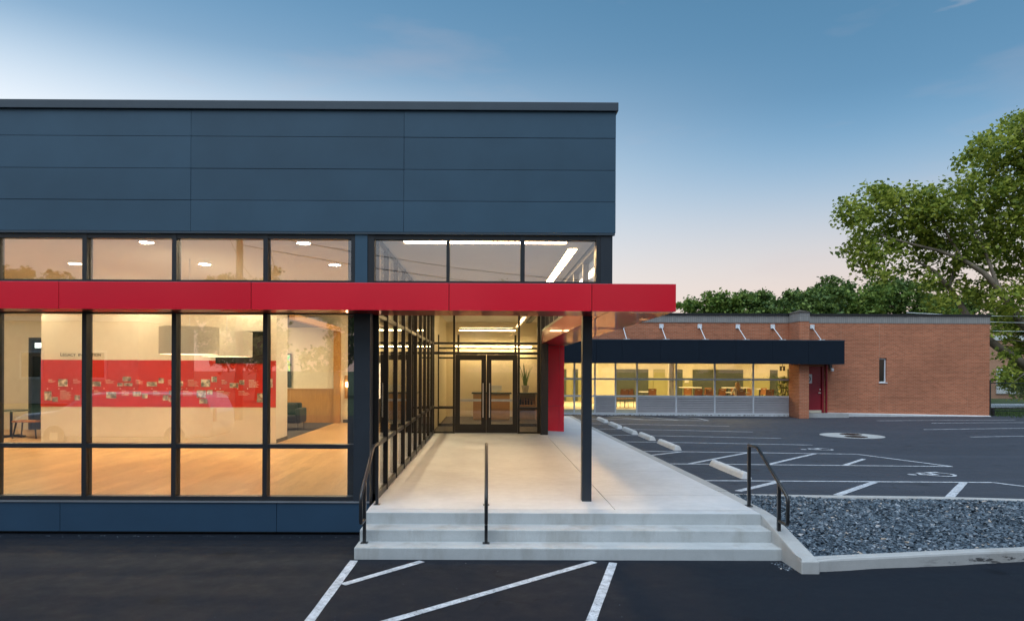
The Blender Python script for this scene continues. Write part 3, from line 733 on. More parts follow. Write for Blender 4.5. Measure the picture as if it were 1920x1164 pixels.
# --- entrance screen with the double door
SF = B('entrance_screen', 'frame_bronze', EB, (-1.80, -1.62, 21.18, 21.33, 0.002, 4.0), (-1.04, -.975, 21.2, 21.32, 0, 4.0), (.975, 1.04, 21.2, 21.32, 0, 4.0), (1.58, 1.665, 21.2, 21.32, 0, 4.0),
       (-1.62, -1.04, 21.2, 21.32, 0.003, .06), (1.04, 1.58, 21.2, 21.32, 0.003, .06), (-1.62, -1.04, 21.205, 21.31, .76, .82), (1.04, 1.58, 21.205, 21.31, .76, .82),
       (-1.62, 1.58, 21.195, 21.325, 2.45, 2.53), (-1.62, 1.58, 21.205, 21.31, 2.76, 2.83))
for x0, x1 in ((-1.62, -1.04), (1.04, 1.58)):
    for z0, z1 in ((.06, .76), (.82, 2.45)): B('pane', 'glass_clear', SF, x0, x1, 21.25, 21.265, z0, z1)
for x0, x1 in ((-1.62, -1.04), (-.975, .975), (1.04, 1.58)):
    for z0, z1 in ((2.53, 2.76), (2.83, 3.98)): B('pane', 'glass_clear', SF, x0, x1, 21.25, 21.265, z0, z1)
B('threshold', 'frame_edge', SF, -.97, .97, 21.16, 21.34, .002, .016)
for s in (-1, 1):
    a, b = (-.968, -.006) if s < 0 else (.006, .968)
    D = B('door', 'frame_bronze', EB, (a, a+.15, 21.21, 21.275, .02, 2.445), (b-.15, b, 21.21, 21.275, .02, 2.445), (a+.15, b-.15, 21.211, 21.274, 2.27, 2.445), (a+.15, b-.15, 21.211, 21.274, .02, .29))
    B('pane', 'glass_clear', D, a+.15, b-.15, 21.235, 21.25, .29, 2.27)
    hx = -.10 if s < 0 else .10
    m = MB(); m.tube([(hx, 21.13, .50), (hx, 21.13, 1.56)], .016, 10); m.tube([(hx, 21.13, .62), (hx, 21.22, .62)], .010, 8); m.tube([(hx, 21.13, 1.44), (hx, 21.22, 1.44)], .010, 8)
    m.build('pull_handle', 'steel', D, smooth=True)
    B('push_bar', 'steel', D, a+.13, b-.13, 21.29, 21.33, .99, 1.06, bevel=.004)
# inner screen of the draught lobby
IS = B('inner_screen', 'frame_bronze', EB, (-1.72, -1.66, 23.9, 24.0, 0, 3.2), (-1.02, -.95, 23.9, 24.0, 0, 3.2), (.98, 1.05, 23.9, 24.0, 0, 3.2), (1.85, 1.92, 23.9, 24.0, 0, 3.2),
       (-1.66, -1.02, 23.91, 23.99, 2.70, 2.76), (-.95, .98, 23.91, 23.99, 2.70, 2.76), (1.05, 1.85, 23.91, 23.99, 2.70, 2.76), (-1.66, -1.02, 23.91, 23.99, 2.36, 2.42), (1.05, 1.85, 23.91, 23.99, 2.36, 2.42), (-1.66, -1.02, 23.91, 23.99, 0, .1), (-1.66, -1.02, 23.91, 23.99, .62, .70), (1.05, 1.85, 23.91, 23.99, 0, .1))
# --- rooms: floor slabs, ceilings, walls
B('floor_slab', 'wood_base', EB, (-18, -12.62, 10.14, 22.2, -.05, -.001), (-5.58, -1.82, 18.21, 25.3, -.05, -.0015), (-12.62, -1.82, 10.14, 18.2, -.05, -.004), (-12.62, -11.85, 18.2, 22.2, -.05, -.001))
B('carpet', 'carpet', EB, -9, -5.585, 19.2, 25.3, -.05, -.002); B('carpet', 'carpet', EB, -1.7, 1.664, 21.34, 22.755, -.05, -.002); B('carpet', 'carpet', EB, -1.7, 2.30, 22.76, 29.0, -.05, -.002)
FL = B('wood_floor', 'wood_base', EB, -12.62, -1.82, 10.135, 10.15, -.05, .001)
pl = {}
w_ = .19; i = 0; x = -12.61
while x < -1.85:
    y = 10.152+((i*.37) % 1)*-1.6
    while y < 18.19:
        y0 = max(10.152, y); y1 = min(18.19, y+2.1)
        if y1-y0 > .05:
            key = round(y1-y0, 3)
            if key not in pl:
                mm = MB(); mm.box(0, min(w_-.003, 1), 0, y1-y0-.003, -.004, .0); me_o = mm.build('plank', 'wood_floor', FL); pl[key] = me_o.data
                me_o.location = Vector((x, y0, 0))+off(FL)*0; OFF.pop(me_o.name, None)
                # vertices were shifted by the parent's offset: undo through the location
                me_o.location = Vector((x, y0, 0))
            else:
                me_o = bpy.data.objects.new('plank', pl[key]); C.objects.link(me_o); me_o.parent = FL; me_o.location = (x, y0, 0)
        y += 2.1
    x += w_; i += 1
B('ceiling', 'ceiling', EB, (-18, -1.80, 10.14, 26, 4.3, 4.4), (-1.75, 2.36, 21.33, 29.0, 3.99, 4.05))
B('alcove_ceiling', 'wall_dark', EB, -9, -5.56, 19.22, 25.3, 3.52, 3.6)
B('room_wall', 'wall_cream', EB, (-1.80, -1.70, 21.33, 29.0, 0, 4.3), (-1.70, 2.36, 28.9, 29.05, 0, 4.0), (2.30, 2.40, 22.75, 28.9, 0, 4.0),
  (-9, -1.82, 25.3, 25.45, 1.25, 4.3), (-5.5, -1.82, 25.3, 25.45, 0, 1.25), (-18, -14.72, 22.0, 22.2, 0, 4.3), (-13.9, -11.85, 22.0, 22.2, 0, 4.3), (-14.72, -13.9, 22.0, 22.2, 2.95, 4.3), (-9.1, -9, 19.2, 25.4, 0, 4.3))
B('outer_wall', 'panel_blue', EB, (-18.2, -18, 10.0, 29.4, -.6, 5.7), (-18, 2.4, 29.1, 29.4, -.6, 5.3), (2.42, 2.55, 22.75, 29.4, -.6, 3.1))
FW = B('feature_wall', 'wall_white', EB, -11.84, -5.59, 18.2, 19.2, 0, 4.3)
B('skirting', 'wall_dark', EB, (-5.588, -5.575, 18.2, 19.2, 0, .10), (-5.3, -1.82, 25.28, 25.3, 0, .12))
# red timeline with prints and captions
MU = B('timeline_mural', 'red_mural', EB, -11.835, -5.60, 18.185, 18.199, .95, 2.19)
def P18(x, y): q = px(x, y, 18.18); return q.x, q.z
def z1p(x, y): return (60+x/7.385, 650+y/7.385)
def z2p(x, y): return (300+x/7.385, 650+y/7.385)
prints = [z1p(*a)+z1p(*b) for a, b in [((362,448),(492,548)),((170,615),(270,740)),((280,692),(358,760)),((590,668),(665,738)),((690,615),(760,680)),((825,480),(952,548)),((1255,414),(1372,476)),((1180,500),(1255,545)),((1272,500),(1390,542)),((1590,485),(1730,548)),((1752,432),(1825,502)),((1030,622),(1165,716)),((1395,618),(1508,685)),((1525,648),(1600,715)),((1812,668),(1888,740))]]
prints += [z2p(*a)+z2p(*b) for a, b in [((240,475),(318,545)),((568,450),(695,552)),((712,412),(788,488)),((508,602),(635,705)),((650,598),(728,662)),((545,720),(655,786)),((965,500),(1085,566)),((1095,460),(1168,525)),((1345,645),(1430,705)),((1340,710),(1430,768)),((1515,440),(1558,562)),((122,605),(165,670)),((122,700),(165,760))]]
for (x0, y0, x1, y1) in prints:
    a = P18(x0, y1); b = P18(x1, y0); B('print', 'photo_print', MU, a[0], b[0], 18.176, 18.184, a[1], b[1])
caps = MB()
def cap(pts, conv):
    for (x, y, w, n) in pts:
        for k in range(n):
            a = P18(*conv(x, y+k*15+9)); b = P18(*conv(x+w*(1 if k == 0 else (.95-.25*((k*3+x) % 5)/5))*(.5 if k == 0 else 1), y+k*15))
            caps.box(a[0], b[0], 18.181, 18.185, a[1], a[1]+(b[1]-a[1])*(.75 if k == 0 else .38))
cap([(222,450,110,3),(570,450,118,4),(388,602,165,9),(1018,452,135,4),(1432,455,118,4),(860,602,110,4),(1240,602,120,5),(1675,605,110,5),(1885,458,110,5)], z1p)
cap([(385,458,160,6),(850,458,90,4),(1228,460,150,7),(320,608,150,5),(782,610,200,6),(1085,612,170,4)], z2p)
caps.build('captions', 'paper', MU)['kind'] = 'stuff'
for conv, lst in ((z1p, (213, 370, 553, 840, 997, 1222, 1413, 1660, 1870)), (z2p, (300, 367, 767, 833, 1075, 1212))):
    for x in lst:
        a = P18(*conv(x-7, 585)); b = P18(*conv(x+7, 572)); B('date_dot', 'paper', MU, a[0], b[0], 18.18, 18.185, a[1], b[1])
# lettering above the mural, capitals with larger initials
def text_mesh(body, size, name, matn, parent, loc, rot=(math.pi/2, 0, 0), extrude=.004, width=None):
    cu = bpy.data.curves.new(name, 'FONT'); cu.body = body; cu.size = size; cu.extrude = extrude
    o = bpy.data.objects.new('tmp', cu); C.objects.link(o)
    dg = bpy.context.evaluated_depsgraph_get(); me = bpy.data.meshes.new_from_object(o.evaluated_get(dg)); C.objects.unlink(o); bpy.data.objects.remove(o)
    if width:
        xs_ = [v.co.x for v in me.vertices]; k = width/(max(xs_)-min(xs_))
        for v in me.vertices: v.co.x = (v.co.x-min(xs_))*k
    me.materials.clear(); me.materials.append(MAT[matn])
    ob = bpy.data.objects.new(name, me); C.objects.link(ob)
    if parent is not None: ob.parent = parent
    ob.location = Vector(loc)-off(parent); ob.rotation_euler = rot; return ob
a = P18(113, 667.5); b = P18(189, 667.5); c_ = P18(113, 660.2)
hL = c_[1]-a[1]; W = b[0]-a[0]
xcur = a[0]
for word, s, w in (('L', 1.38, .045), ('EGACY', 1.05, .315), ('IN', 1.05, .10), ('M', 1.38, .085), ('OTION', 1.05, .285)):
    if word in ('IN', 'M'): xcur += W*.055
    text_mesh(word, hL*s, 'lettering', 'black', FW, (xcur, 18.192, a[1]), width=W*w); xcur += W*(w+.012)
# alcove: wainscot, posts, header, stained glass
WN = B('wainscot', 'wood_panel', EB, (-9, -7.25, 25.24, 25.3, 0, 1.22), (-7.24, -5.63, 25.24, 25.3, 0, 1.22))
B('wainscot_cap', 'wood_light', WN, -9, -5.63, 25.21, 25.3, 1.22, 1.26)
B('wood_post', 'wood_panel', EB, -5.62, -5.38, 25.1, 25.3, 0, 3.5)
B('wood_header', 'wood_panel', EB, -5.55, -5.38, 19.2, 25.1, 3.36, 3.52)
SG = B('art_window', 'black', EB, -7.55, -7.2, 25.2, 25.24, 1.3, 2.55)
B('art_glass', 'stained_glass', SG, -7.51, -7.24, 25.19, 25.2, 1.9, 2.5)
# tall dark doors at the end of the corridor
ED = B('corridor_door', 'wall_dark', EB, -4.6, -2.05, 25.26, 25.3, 0, 2.5)
for k in range(2): B('pane', 'rim_pane_glow', ED, -4.15+k*1.35, -3.9+k*1.35, 25.25, 25.262, .9, 2.2)  # panes glow by emission, standing in for light behind them
# glazed door in the left of the lobby
GD = B('glazed_door', 'frame_black', EB, (-14.72, -14.62, 22.0, 22.1, 0, 2.95), (-14.0, -13.9, 22.0, 22.1, 0, 2.95), (-14.62, -14.0, 22.0, 22.1, 2.35, 2.45), (-14.62, -14.0, 22.02, 22.1, 0, .3), (-14.62, -14.0, 22.01, 22.1, 2.85, 2.95))
B('pane', 'screen', GD, -14.62, -14.0, 22.05, 22.06, .3, 2.35); B('transom_light', 'lamp_exit', GD, -14.55, -14.05, 22.05, 22.07, 2.62, 2.78)
m = MB(); m.tube([(-14.02, 21.95, .8), (-14.02, 21.95, 1.9)], .014, 8); m.build('pull_handle', 'steel', GD, smooth=True)

# ------------------------------------------------------------------ lights seen in the rooms and porch, with some added out of view
rowname = {12.6: 'front row', 15.2: 'middle row', 18.04: 'added unseen row close to the mural wall'}  # the row by the mural is added out of view to brighten that wall
colname = {-3.38: 'first from the corner post', -6.27: 'second from the corner post', -9.15: 'third from the corner post', -12.0: 'fourth from the corner post'}
for y in rowname:
    for x in colname:
        t_ = thing('ceiling_light', 'round recessed lobby ceiling light, %s, %s' % (rowname[y], colname[x]), 'ceiling light', (x, y, 4.29), 'recessed lights in the lobby ceiling')
        m = MB(); m.lathe(x, y, [(.12, 4.285), (.12, 4.297)], 24); m.build('lens', {12.6: 'lamp_front', 15.2: 'lamp_warm', 18.04: 'lamp_wash'}[y], t_)
        m = MB(); m.lathe(x, y, [(.12, 4.299), (.14, 4.299), (.14, 4.280), (.122, 4.280)], 24, cap=False); m.build('trim_ring', 'white_trim', t_)
for x, y in ((-3.6, 20.5), (-3.6, 23.5), (-15.5, 14), (-15.5, 19)):
    t_ = thing('ceiling_light', 'round recessed ceiling light over the %s of the %s' % ('near end' if y in (20.5, 14) else 'far end', 'corridor beyond the mural' if x > -10 else 'cafe corner left of the mural'), 'ceiling light', (x, y, 4.29), 'recessed lights past the mural' if x > -10 else 'recessed lights over the cafe corner')
    m = MB(); m.lathe(x, y, [(.12, 4.285), (.12, 4.297)], 24); m.build('lens', 'lamp_warm', t_)
for x, y in ((-8.3, 21.2), (-8.3, 23.6)):  # lamps added out of view to brighten the alcove
    t_ = thing('ceiling_light', 'small round added light in the low alcove ceiling, %s' % ('just past the mural wall' if y < 22 else 'close to the panelling'), 'ceiling light', (x, y, 3.51), 'added lights in the alcove')
    m = MB(); m.lathe(x, y, [(.12, 3.505), (.12, 3.518)], 20); m.build('lens', 'lamp_wash', t_)
def linear(name, label, b, m_, flush=False):
    t_ = thing(name, label, 'linear light', ((b[0]+b[1])/2, (b[2]+b[3])/2, b[5]))
    B('diffuser', m_, t_, b[0]+.004, b[1]-.004, b[2]+.004, b[3]-.004, b[4], b[5]-.012)
    if not flush: B('housing', 'white_trim', t_, b[0], b[1], b[2], b[3], b[5]-.012, b[5]+.03)
    else: B('trim', 'white_trim', t_, (b[0]-.012, b[0], b[2], b[3], b[4], b[5]), (b[1], b[1]+.012, b[2], b[3], b[4], b[5]))
    return t_
linear('linear_light', 'long glowing light bar across the porch ceiling behind the upper windows', (-1.28, 1.23, 10.50, 10.64, 3.930, 3.956), 'lamp_porch', True)
linear('linear_light', 'glowing light bar running back along the porch ceiling near the column', (1.33, 1.48, 11.2, 17.2, 3.942, 3.956), 'lamp_porch', True)
linear('linear_light', 'thin light bar hanging in the reception behind the doors', (-1.0, 1.05, 25.0, 25.06, 3.405, 3.44), 'lamp_vest')
linear('linear_light', 'lower thin light bar over the reception desk', (-1.3, 1.9, 28.6, 28.68, 2.93, 2.97), 'lamp_vest')
linear('linear_light', 'added light bar brightening the draught lobby behind the entrance doors', (-.6, .6, 22.4, 22.6, 3.92, 3.985), 'lamp_vest')  # extra bar added to brighten the draught lobby
for k, (xc, yc, dia, zb, zt, lb) in enumerate([(-6.30, 14.5, 1.18, 2.27, 2.84, 'grey cloth drum pendant lamp, the nearer and wider-looking of the pair'), (-6.27, 16.5, 1.18, 2.26, 2.86, 'grey cloth drum pendant lamp behind the other, in front of the dark screen')]):
    t_ = thing('pendant_lamp', lb, 'pendant lamp', (xc, yc, zb), 'drum pendant lamps in the lobby')
    m = MB(); r = dia/2; m.lathe(xc, yc, [(r, zb), (r, zt), (r-.01, zt), (r-.01, zb)], 48, cap=False); m.build('shade', 'shade_cloth', t_, smooth=True)
    m = MB(); m.lathe(xc, yc, [(r-.012, zb+.003), (r-.012, zb+.02)], 48); m.build('diffuser', 'rim_pane_glow', t_)
    m = MB(); m.tube([(xc, yc, zt-.02), (xc, yc, 4.3)], .008, 6); m.build('cord', 'white_trim', t_)
t_ = thing('wall_lamp', 'small lit wall lamp by the end of the lobby corridor', 'wall lamp', (-5.14, 25.2, 1.3))
B('back_plate', 'wood_panel', t_, -5.24, -5.05, 25.26, 25.3, .9, 1.75); m = MB(); m.lathe(-5.14, 25.2, [(.03, 1.32), (.05, 1.38), (.05, 1.46), (.03, 1.5)], 12); m.build('bulb', 'lamp_sconce', t_)

# ------------------------------------------------------------------ lobby and reception furniture
t_ = thing('wall_screen', 'large dark screen on the wall behind the pendant lamps', 'screen', (-6.3, 18.15, 2.1))
a = px(405, 681, 18.14); b = px(501, 621, 18.14)
B('screen_case', 'black', t_, a.x, b.x, 18.10, 18.18, a.z, b.z, bevel=.006); B('screen_glass', 'screen', t_, a.x+.02, b.x-.02, 18.095, 18.10, a.z+.22, b.z-.02)
t_ = thing('armchair', 'black leather armchair on thin legs in front of the wood panelling', 'armchair', (-6.75, 22.5, 0))
x0, x1, y0, y1 = -7.35, -6.02, 22.1, 22.95
B('seat', 'sofa', t_, x0+.12, x1-.14, y0+.02, y1-.15, .22, .46, bevel=.04)
B('backrest', 'sofa', t_, x0+.05, x1-.15, y1-.18, y1, .22, .86, bevel=.05)
B('armrest', 'sofa', t_, x1-.16, x1, y0, y1-.02, .22, .70, bevel=.04); B('armrest', 'sofa', t_, x0, x0+.14, y0, y1-.02, .22, .70, bevel=.04)
B('cushion', 'sofa', t_, x0+.5, x1-.25, y1-.36, y1-.19, .5, .84, bevel=.05)
for xx in (x0+.08, x1-.08):
    for yy in (y0+.06, y1-.08): B('leg', 'rail_black', t_, xx-.012, xx+.012, yy-.012, yy+.012, 0, .22)
t_ = thing('cafe_table', 'round cafe table on a cross foot at the left edge of the lobby', 'table', (-13.6, 19.6, 0))
m = MB(); m.lathe(-13.6, 19.6, [(.42, .74), (.43, .755), (.42, .77)], 32); m.build('table_top', 'desk_top', t_)
m = MB(); m.tube([(-13.6, 19.6, .05), (-13.6, 19.6, .74)], .035, 10); m.build('leg', 'black', t_)
B('foot', 'black', t_, (-14.0, -13.2, 19.57, 19.63, .0, .05), (-13.63, -13.57, 19.25, 19.95, .001, .049))
t_ = thing('wooden_stool', 'low dark stool with splayed legs beside the cafe table', 'stool', (-12.95, 19.3, 0))
m = MB(); m.box(-13.25, -12.55, 19.1, 19.5, .45, .50); m.build('seat', 'chair_brown', t_, bevel=.015)
for sx_ in (-1, 1):
    for sy_ in (-1, 1):
        m = MB(); m.tube([(-12.9+sx_*.26, 19.3+sy_*.13, .45), (-12.9+sx_*.33, 19.3+sy_*.18, 0)], [.025, .018], 8); m.build('leg', 'black', t_)
t_ = thing('reception_desk', 'pale wood reception desk with dark counter behind the glass doors', 'desk', (.2, 27.3, 0))
for k in range(3): B('front_panel', 'wood_light', t_, -.52+k*.485, -.52+(k+1)*.485-.006, 27.0, 27.05, .06, 1.03)
B('body', 'wood_panel', t_, -.50, .92, 27.05, 27.65, 0, 1.02); B('counter', 'desk_top', t_, -.58, 1.0, 26.92, 27.7, 1.03, 1.085, bevel=.005)
t_ = thing('monitor', 'white monitor back standing on the reception desk', 'monitor', (.38, 27.4, 1.085))
B('display', 'white_trim', t_, .15, .62, 27.38, 27.42, 1.14, 1.36, bevel=.01); B('stand', 'white_trim', t_, .34, .43, 27.36, 27.46, 1.086, 1.16)
t_ = thing('side_console', 'wooden open console with dark top beside the reception desk', 'console', (1.55, 27.3, 0))
B('top', 'desk_top', t_, 1.22, 2.02, 27.0, 27.5, 1.03, 1.075); B('side_panel', 'wood_light', t_, 1.24, 1.28, 27.02, 27.5, 0, 1.03); B('side_panel', 'wood_light', t_, 1.96, 2.0, 27.02, 27.5, 0, 1.03)
B('back_panel', 'wood_light', t_, 1.28, 1.96, 27.46, 27.5, 0, 1.03); B('shelf', 'wood_light', t_, 1.28, 1.96, 27.02, 27.46, .56, .60)
bl = ['tall dark bottle at the left end of the console shelf', 'short dark bottle, second on the console shelf', 'tall dark bottle in the middle of the console shelf', 'slim dark bottle, fourth on the console shelf', 'squat dark bottle at the right end of the console shelf']
for k, (dx, h, lb) in enumerate(zip((1.36, 1.46, 1.57, 1.68, 1.80), (.30, .20, .27, .24, .17), bl)):
    m = MB(); r = .036; z = .601; m.lathe(dx, 27.15, [(r, z), (r, z+h*.6), (.014, z+h*.78), (.014, z+h)], 14)
    tag(m.build('bottle', 'black', None, smooth=True), lb, 'bottle', 'dark bottles on the console')
t_ = thing('snake_plant', 'upright snake plant in a cream pot on the console', 'plant', (1.55, 27.2, 1.076))
m = MB(); m.lathe(1.55, 27.2, [(.10, 1.077), (.155, 1.36), (.145, 1.365), (.135, 1.33)], 24); m.build('pot', 'pot', t_, smooth=True)
m = MB(); m.lathe(1.55, 27.2, [(.132, 1.30), (.132, 1.33)], 20); m.build('soil', 'soil', t_)
for k in range(11):
    an = k*2.4; h = .45+.55*((k*37) % 10)/10; ln = .12+.15*((k*13) % 7)/7; w = .035
    m = MB(); c0 = Vector((1.55+.06*math.cos(an), 27.2+.06*math.sin(an), 1.33)); d = Vector((math.cos(an), math.sin(an), 0)); s_ = Vector((-d.y, d.x, 0))
    pts = [c0+d*ln*(q**2)+Vector((0, 0, h*q)) for q in (0, .35, .7, 1)]; ws = (w*.7, w, w*.8, .003)
    for q, ww in zip(pts, ws): m.v += [tuple(q-s_*ww), tuple(q+s_*ww), tuple(q+d*.008)]
    for q in range(3):
        for (i0, i1) in ((0, 1), (1, 2), (2, 0)): m.f.append([3*q+i0, 3*q+i1, 3*q+3+i1, 3*q+3+i0]); m.m.append(0)
    m.build('leaf', 'leaf_mid', t_)

# ================================================================== brick building across the lot
YB = 32.5
BB = thing('brick_building', 'low red brick building with a black awning over a long louvred window wall', 'building', (12, 33, -.15))
def PB(x, y, Y=YB): q = px(x, y, Y); return q.x, q.z
xr = 24.02
# walls: right part, pier, band above the windows, left end, dwarf returns
W_ = B('wall', 'brick', BB, (16.35, 18.74, YB, YB+.3, -.6, 4.27), (19.10, xr, YB, YB+.3, -.6, 4.27), (18.74, 19.10, YB, YB+.3, -.6, 1.42), (18.74, 19.10, YB, YB+.3, 2.62, 4.27),
  (14.88, 16.35, YB, YB+.3, 2.2, 4.27), (-6, 14.88, YB+.02, YB+.3, 2.5, 4.27), (14.62, 14.99, YB+.004, YB+.3, -.6, 2.5), (-6, 2.6, YB+.01, YB+.3, -.6, 2.5), (xr-.3, xr, YB+.3, 46, -.6, 4.27))
B('stone_band', 'stone_band', BB, (-6, 14.4, YB-.01, YB+.3, 4.27, 4.62), (14.89, xr+.015, YB-.015, YB+.3, 4.27, 4.62), (xr-.3, xr+.014, YB+.3, 46, 4.27, 4.62))
B('roof_edge', 'black', BB, (-6, 14.4, YB-.06, YB+.4, 4.62, 4.72), (14.93, xr+.05, YB-.06, YB+.4, 4.62, 4.72), (xr-.35, xr+.05, YB+.4, 46, 4.62, 4.718))
B('roof', 'black', BB, -6, xr-.3, YB+.4, 46, 4.4, 4.5)
B('back_wall', 'brick', BB, -6, xr-.3, 45.7, 46, -.6, 4.4)
pr = B('pier', 'brick', BB, 14.42, 14.87, 31.4, YB, -.6, 4.27)
B('pier_band', 'stone_band', pr, 14.405, 14.885, 31.385, YB+.29, 4.27, 4.70)
MB().add([(14.35,31.33,4.70),(14.94,31.33,4.70),(14.94,YB+.3,4.70),(14.35,YB+.3,4.70),(14.65,31.9,4.85)], [(0,1,4),(1,2,4),(2,3,4),(3,0,4),(3,2,1,0)]).build('pier_cap', 'bark_dark', pr)
for x, z0, z1 in ((18.742, 2.62, 4.26), (18.742, -.1, 1.38), (22.98, -.1, 4.26), (16.9, 3.45, 4.26)): B('control_joint', 'joint_sand', W_, x, x+.013, YB-.003, YB, z0, z1)
MB().hexa([(16.2,YB-.16,-.6),(xr+.02,YB-.16,-.6),(xr+.02,YB,-.6),(16.2,YB,-.6)], [(16.2,YB-.16,.0),(xr+.02,YB-.16,-.15),(xr+.02,YB,-.10),(16.2,YB,.02)]).build('plinth', 'concrete_white', BB)
B('door_step', 'concrete_kerb', BB, 14.9, 16.9, YB-.75, YB-.165, -.4, .005)
# slit window
sw = B('window', 'white_metal', BB, (18.745, 18.775, YB+.09, YB+.16, 1.46, 2.60), (19.04, 19.095, YB+.09, YB+.16, 1.46, 2.60), (18.775, 19.04, YB+.09, YB+.16, 2.56, 2.60), (18.775, 19.04, YB+.09, YB+.16, 1.46, 1.50))
B('pane', 'screen', sw, 18.775, 19.04, YB+.12, YB+.13, 1.50, 2.56); B('sill', 'white_trim', sw, 18.72, 19.12, YB-.04, YB+.16, 1.42, 1.46); B('room_shade', 'black', sw, 18.745, 19.095, YB+.28, YB+.29, 1.42, 2.62)
# door with the letter plate
rd = B('door', 'red_door', BB, 15.0, 16.02, YB+.08, YB+.13, .02, 2.215)
B('door_frame', 'red_door', BB, (16.022, 16.10, YB+.0, YB+.14, 0, 2.199)); B('lever_handle', 'steel', rd, 15.86, 15.98, YB+.03, YB+.08, .93, .97); B('lock', 'steel', rd, 15.92, 15.97, YB+.05, YB+.08, 1.08, 1.14)
B('door_wall', 'brick', BB, 16.10, 16.352, YB+.005, YB+.3, -.6, 2.2)
sg = B('letter_plate', 'white_trim', rd, 15.13, 15.56, YB+.06, YB+.079, 1.40, 1.84)
text_mesh('D', .43, 'letter', 'black', sg, (15.20, YB+.058, 1.465), extrude=.003)
m = MB(); m.tube([(16.19, YB-.07, .0), (16.19, YB-.07, 2.3)], .045, 10); m.build('downspout', 'red_door', BB, smooth=True)
wlt = B('wall_light', 'frame_black', BB, 16.32, 16.44, YB-.12, YB, 2.12, 2.30); B('lamp_head', 'white_trim', wlt, 16.36, 16.48, YB-.2, YB-.10, 1.98, 2.12, bevel=.02)
# awning with its tie rods
AW = B('awning', 'panel_gap', BB, 2.2, 16.28, 31.05, YB-.01, 2.33, 3.34)
ae = [2.2, 5.0, 6.16, 7.9, 9.66, 11.35, 13.0, 14.65, 16.30]
for a, b in zip(ae, ae[1:]): B('fascia_panel', 'awning_blue' if 'awning_blue' in MAT else 'base_blue', AW, a+.004, b-.004, 31.0, 31.05, 2.30, 3.36)
B('edge_trim', 'coping_metal', AW, 2.2, 16.32, 30.985, 31.06, 3.36, 3.40); B('end_panel', 'base_blue', AW, 16.28, 16.31, 31.05, YB-.01, 2.30, 3.36)
for x, lx in ((1160, 1174), (1240, 1249), (1312, 1323), (1383.5, 1399), (1449, 1467), (1523, 1540)):
    if x == 1160: x, lx = 1168, 1175
    p0 = px(x, 609, YB-.03); p1 = px(lx, 634.5, 31.15)
    rod = MB(); rod.tube([(p0.x, YB-.03, 4.08), (p1.x, 31.15, 3.40)], .018, 8); ro = rod.build('tie_rod', 'white_metal', AW)
    B('wall_plate', 'white_metal', ro, p0.x-.10, p0.x+.10, YB-.045, YB-.001, 4.0, 4.2); B('foot_plate', 'white_metal', ro, p1.x-.14, p1.x+.14, 31.08, 31.2, 3.401, 3.42)
# window wall: frame, panes, louvred infill
WW = B('window_wall', 'white_metal', BB, (2.6, 14.64, YB-.05, YB+.06, -.22, -.03), (2.6, 14.64, YB-.03, YB+.05, .72, .80), (2.6, 14.64, YB-.03, YB+.05, 1.53, 1.61), (2.6, 14.64, YB-.03, YB+.05, 2.40, 2.50))
vx = [3.2, 4.19, 5.17, 6.15, 7.17, 9.04, 10.88, 12.72, 14.56]
for x in vx: B('mullion', 'white_metal', WW, x-.035, x+.035, YB-.045, YB+.06, -.03, 2.42)
for i, (a, b) in enumerate(zip(vx, vx[1:])):
    B('pane', 'glass_clear', WW, a+.035, b-.035, YB, YB+.012, .80, 1.53); B('pane', 'glass_clear', WW, a+.035, b-.035, YB, YB+.012, 1.61, 2.40)
    if i in (0, 1, 3): B('pane', 'glass_clear', WW, a+.035, b-.035, YB, YB+.012, -.03, .72)
    else:
        lv = MB(); nl = 9; h = .75/nl
        for k in range(nl):
            z = -.03+k*h; lv.hexa([(a+.035,YB-.04,z+.004),(b-.035,YB-.04,z+.004),(b-.035,YB+.03,z+h*.5),(a+.035,YB+.03,z+h*.5)], [(a+.035,YB-.04,z+h*.62),(b-.035,YB-.04,z+h*.62),(b-.035,YB+.03,z+h*1.0),(a+.035,YB+.03,z+h*1.0)])
        lo = lv.build('louvre_panel', 'louvre', WW); lo['kind'] = 'stuff'
        B('louvre_back', 'black', WW, a+.035, b-.035, YB+.032, YB+.05, -.03, .72)
# leaf litter strip along its foot
crumbs('loose_stones', [(random.uniform(3.4, 14.5), YB-.12-abs(random.gauss(0, .07)), -.14, .012+.035*random.random()**2) for i in range(420)], lot, 'bark_dark')
# canteen inside
B('room_floor', 'wall_cream', BB, 2.6, 22, YB+.06, 41, -.14, .12)
CW = B('room_wall', 'wall_cream', BB, (2.4, 22, 41, 41.2, 1.56, 3.2), (2.4, 2.6, YB+.3, 41, -.1, 3.2), (22, 22.2, YB+.3, 41, -.1, 3.2))
B('room_dado', 'wall_olive', BB, 2.6, 22, 40.98, 41.2, -.1, 1.56); B('room_ceiling', 'ceiling', BB, 2.6, 22, YB+.3, 41, 3.0, 3.1)
for x0, x1, z0, z1, mm_ in ((7.46, 9.72, -.05, 2.06, 'board_dark'), (10.05, 10.72, -.05, 2.06, 'wall_olive'), (11.36, 11.78, -.05, 2.05, 'board_dark'), (12.40, 15.42, -.05, 2.05, 'board_dark'), (17.05, 17.5, -.05, 2.05, 'board_dark'), (18.1, 18.4, -.05, 2.1, 'board_dark'), (4.35, 4.8, -.05, 2.05, 'board_dark'), (5.2, 5.5, -.05, 2.05, 'board_dark')):
    B('wall_board', mm_, BB, x0, x1, 40.93, 40.98, z0, z1)
B('room_column', 'wall_white', BB, 9.17, 9.42, 34.2, 34.45, -.05, 3.0); B('room_partition', 'wall_cream', BB, 5.9, 7.2, 38.0, 38.1, -.05, 3.0)
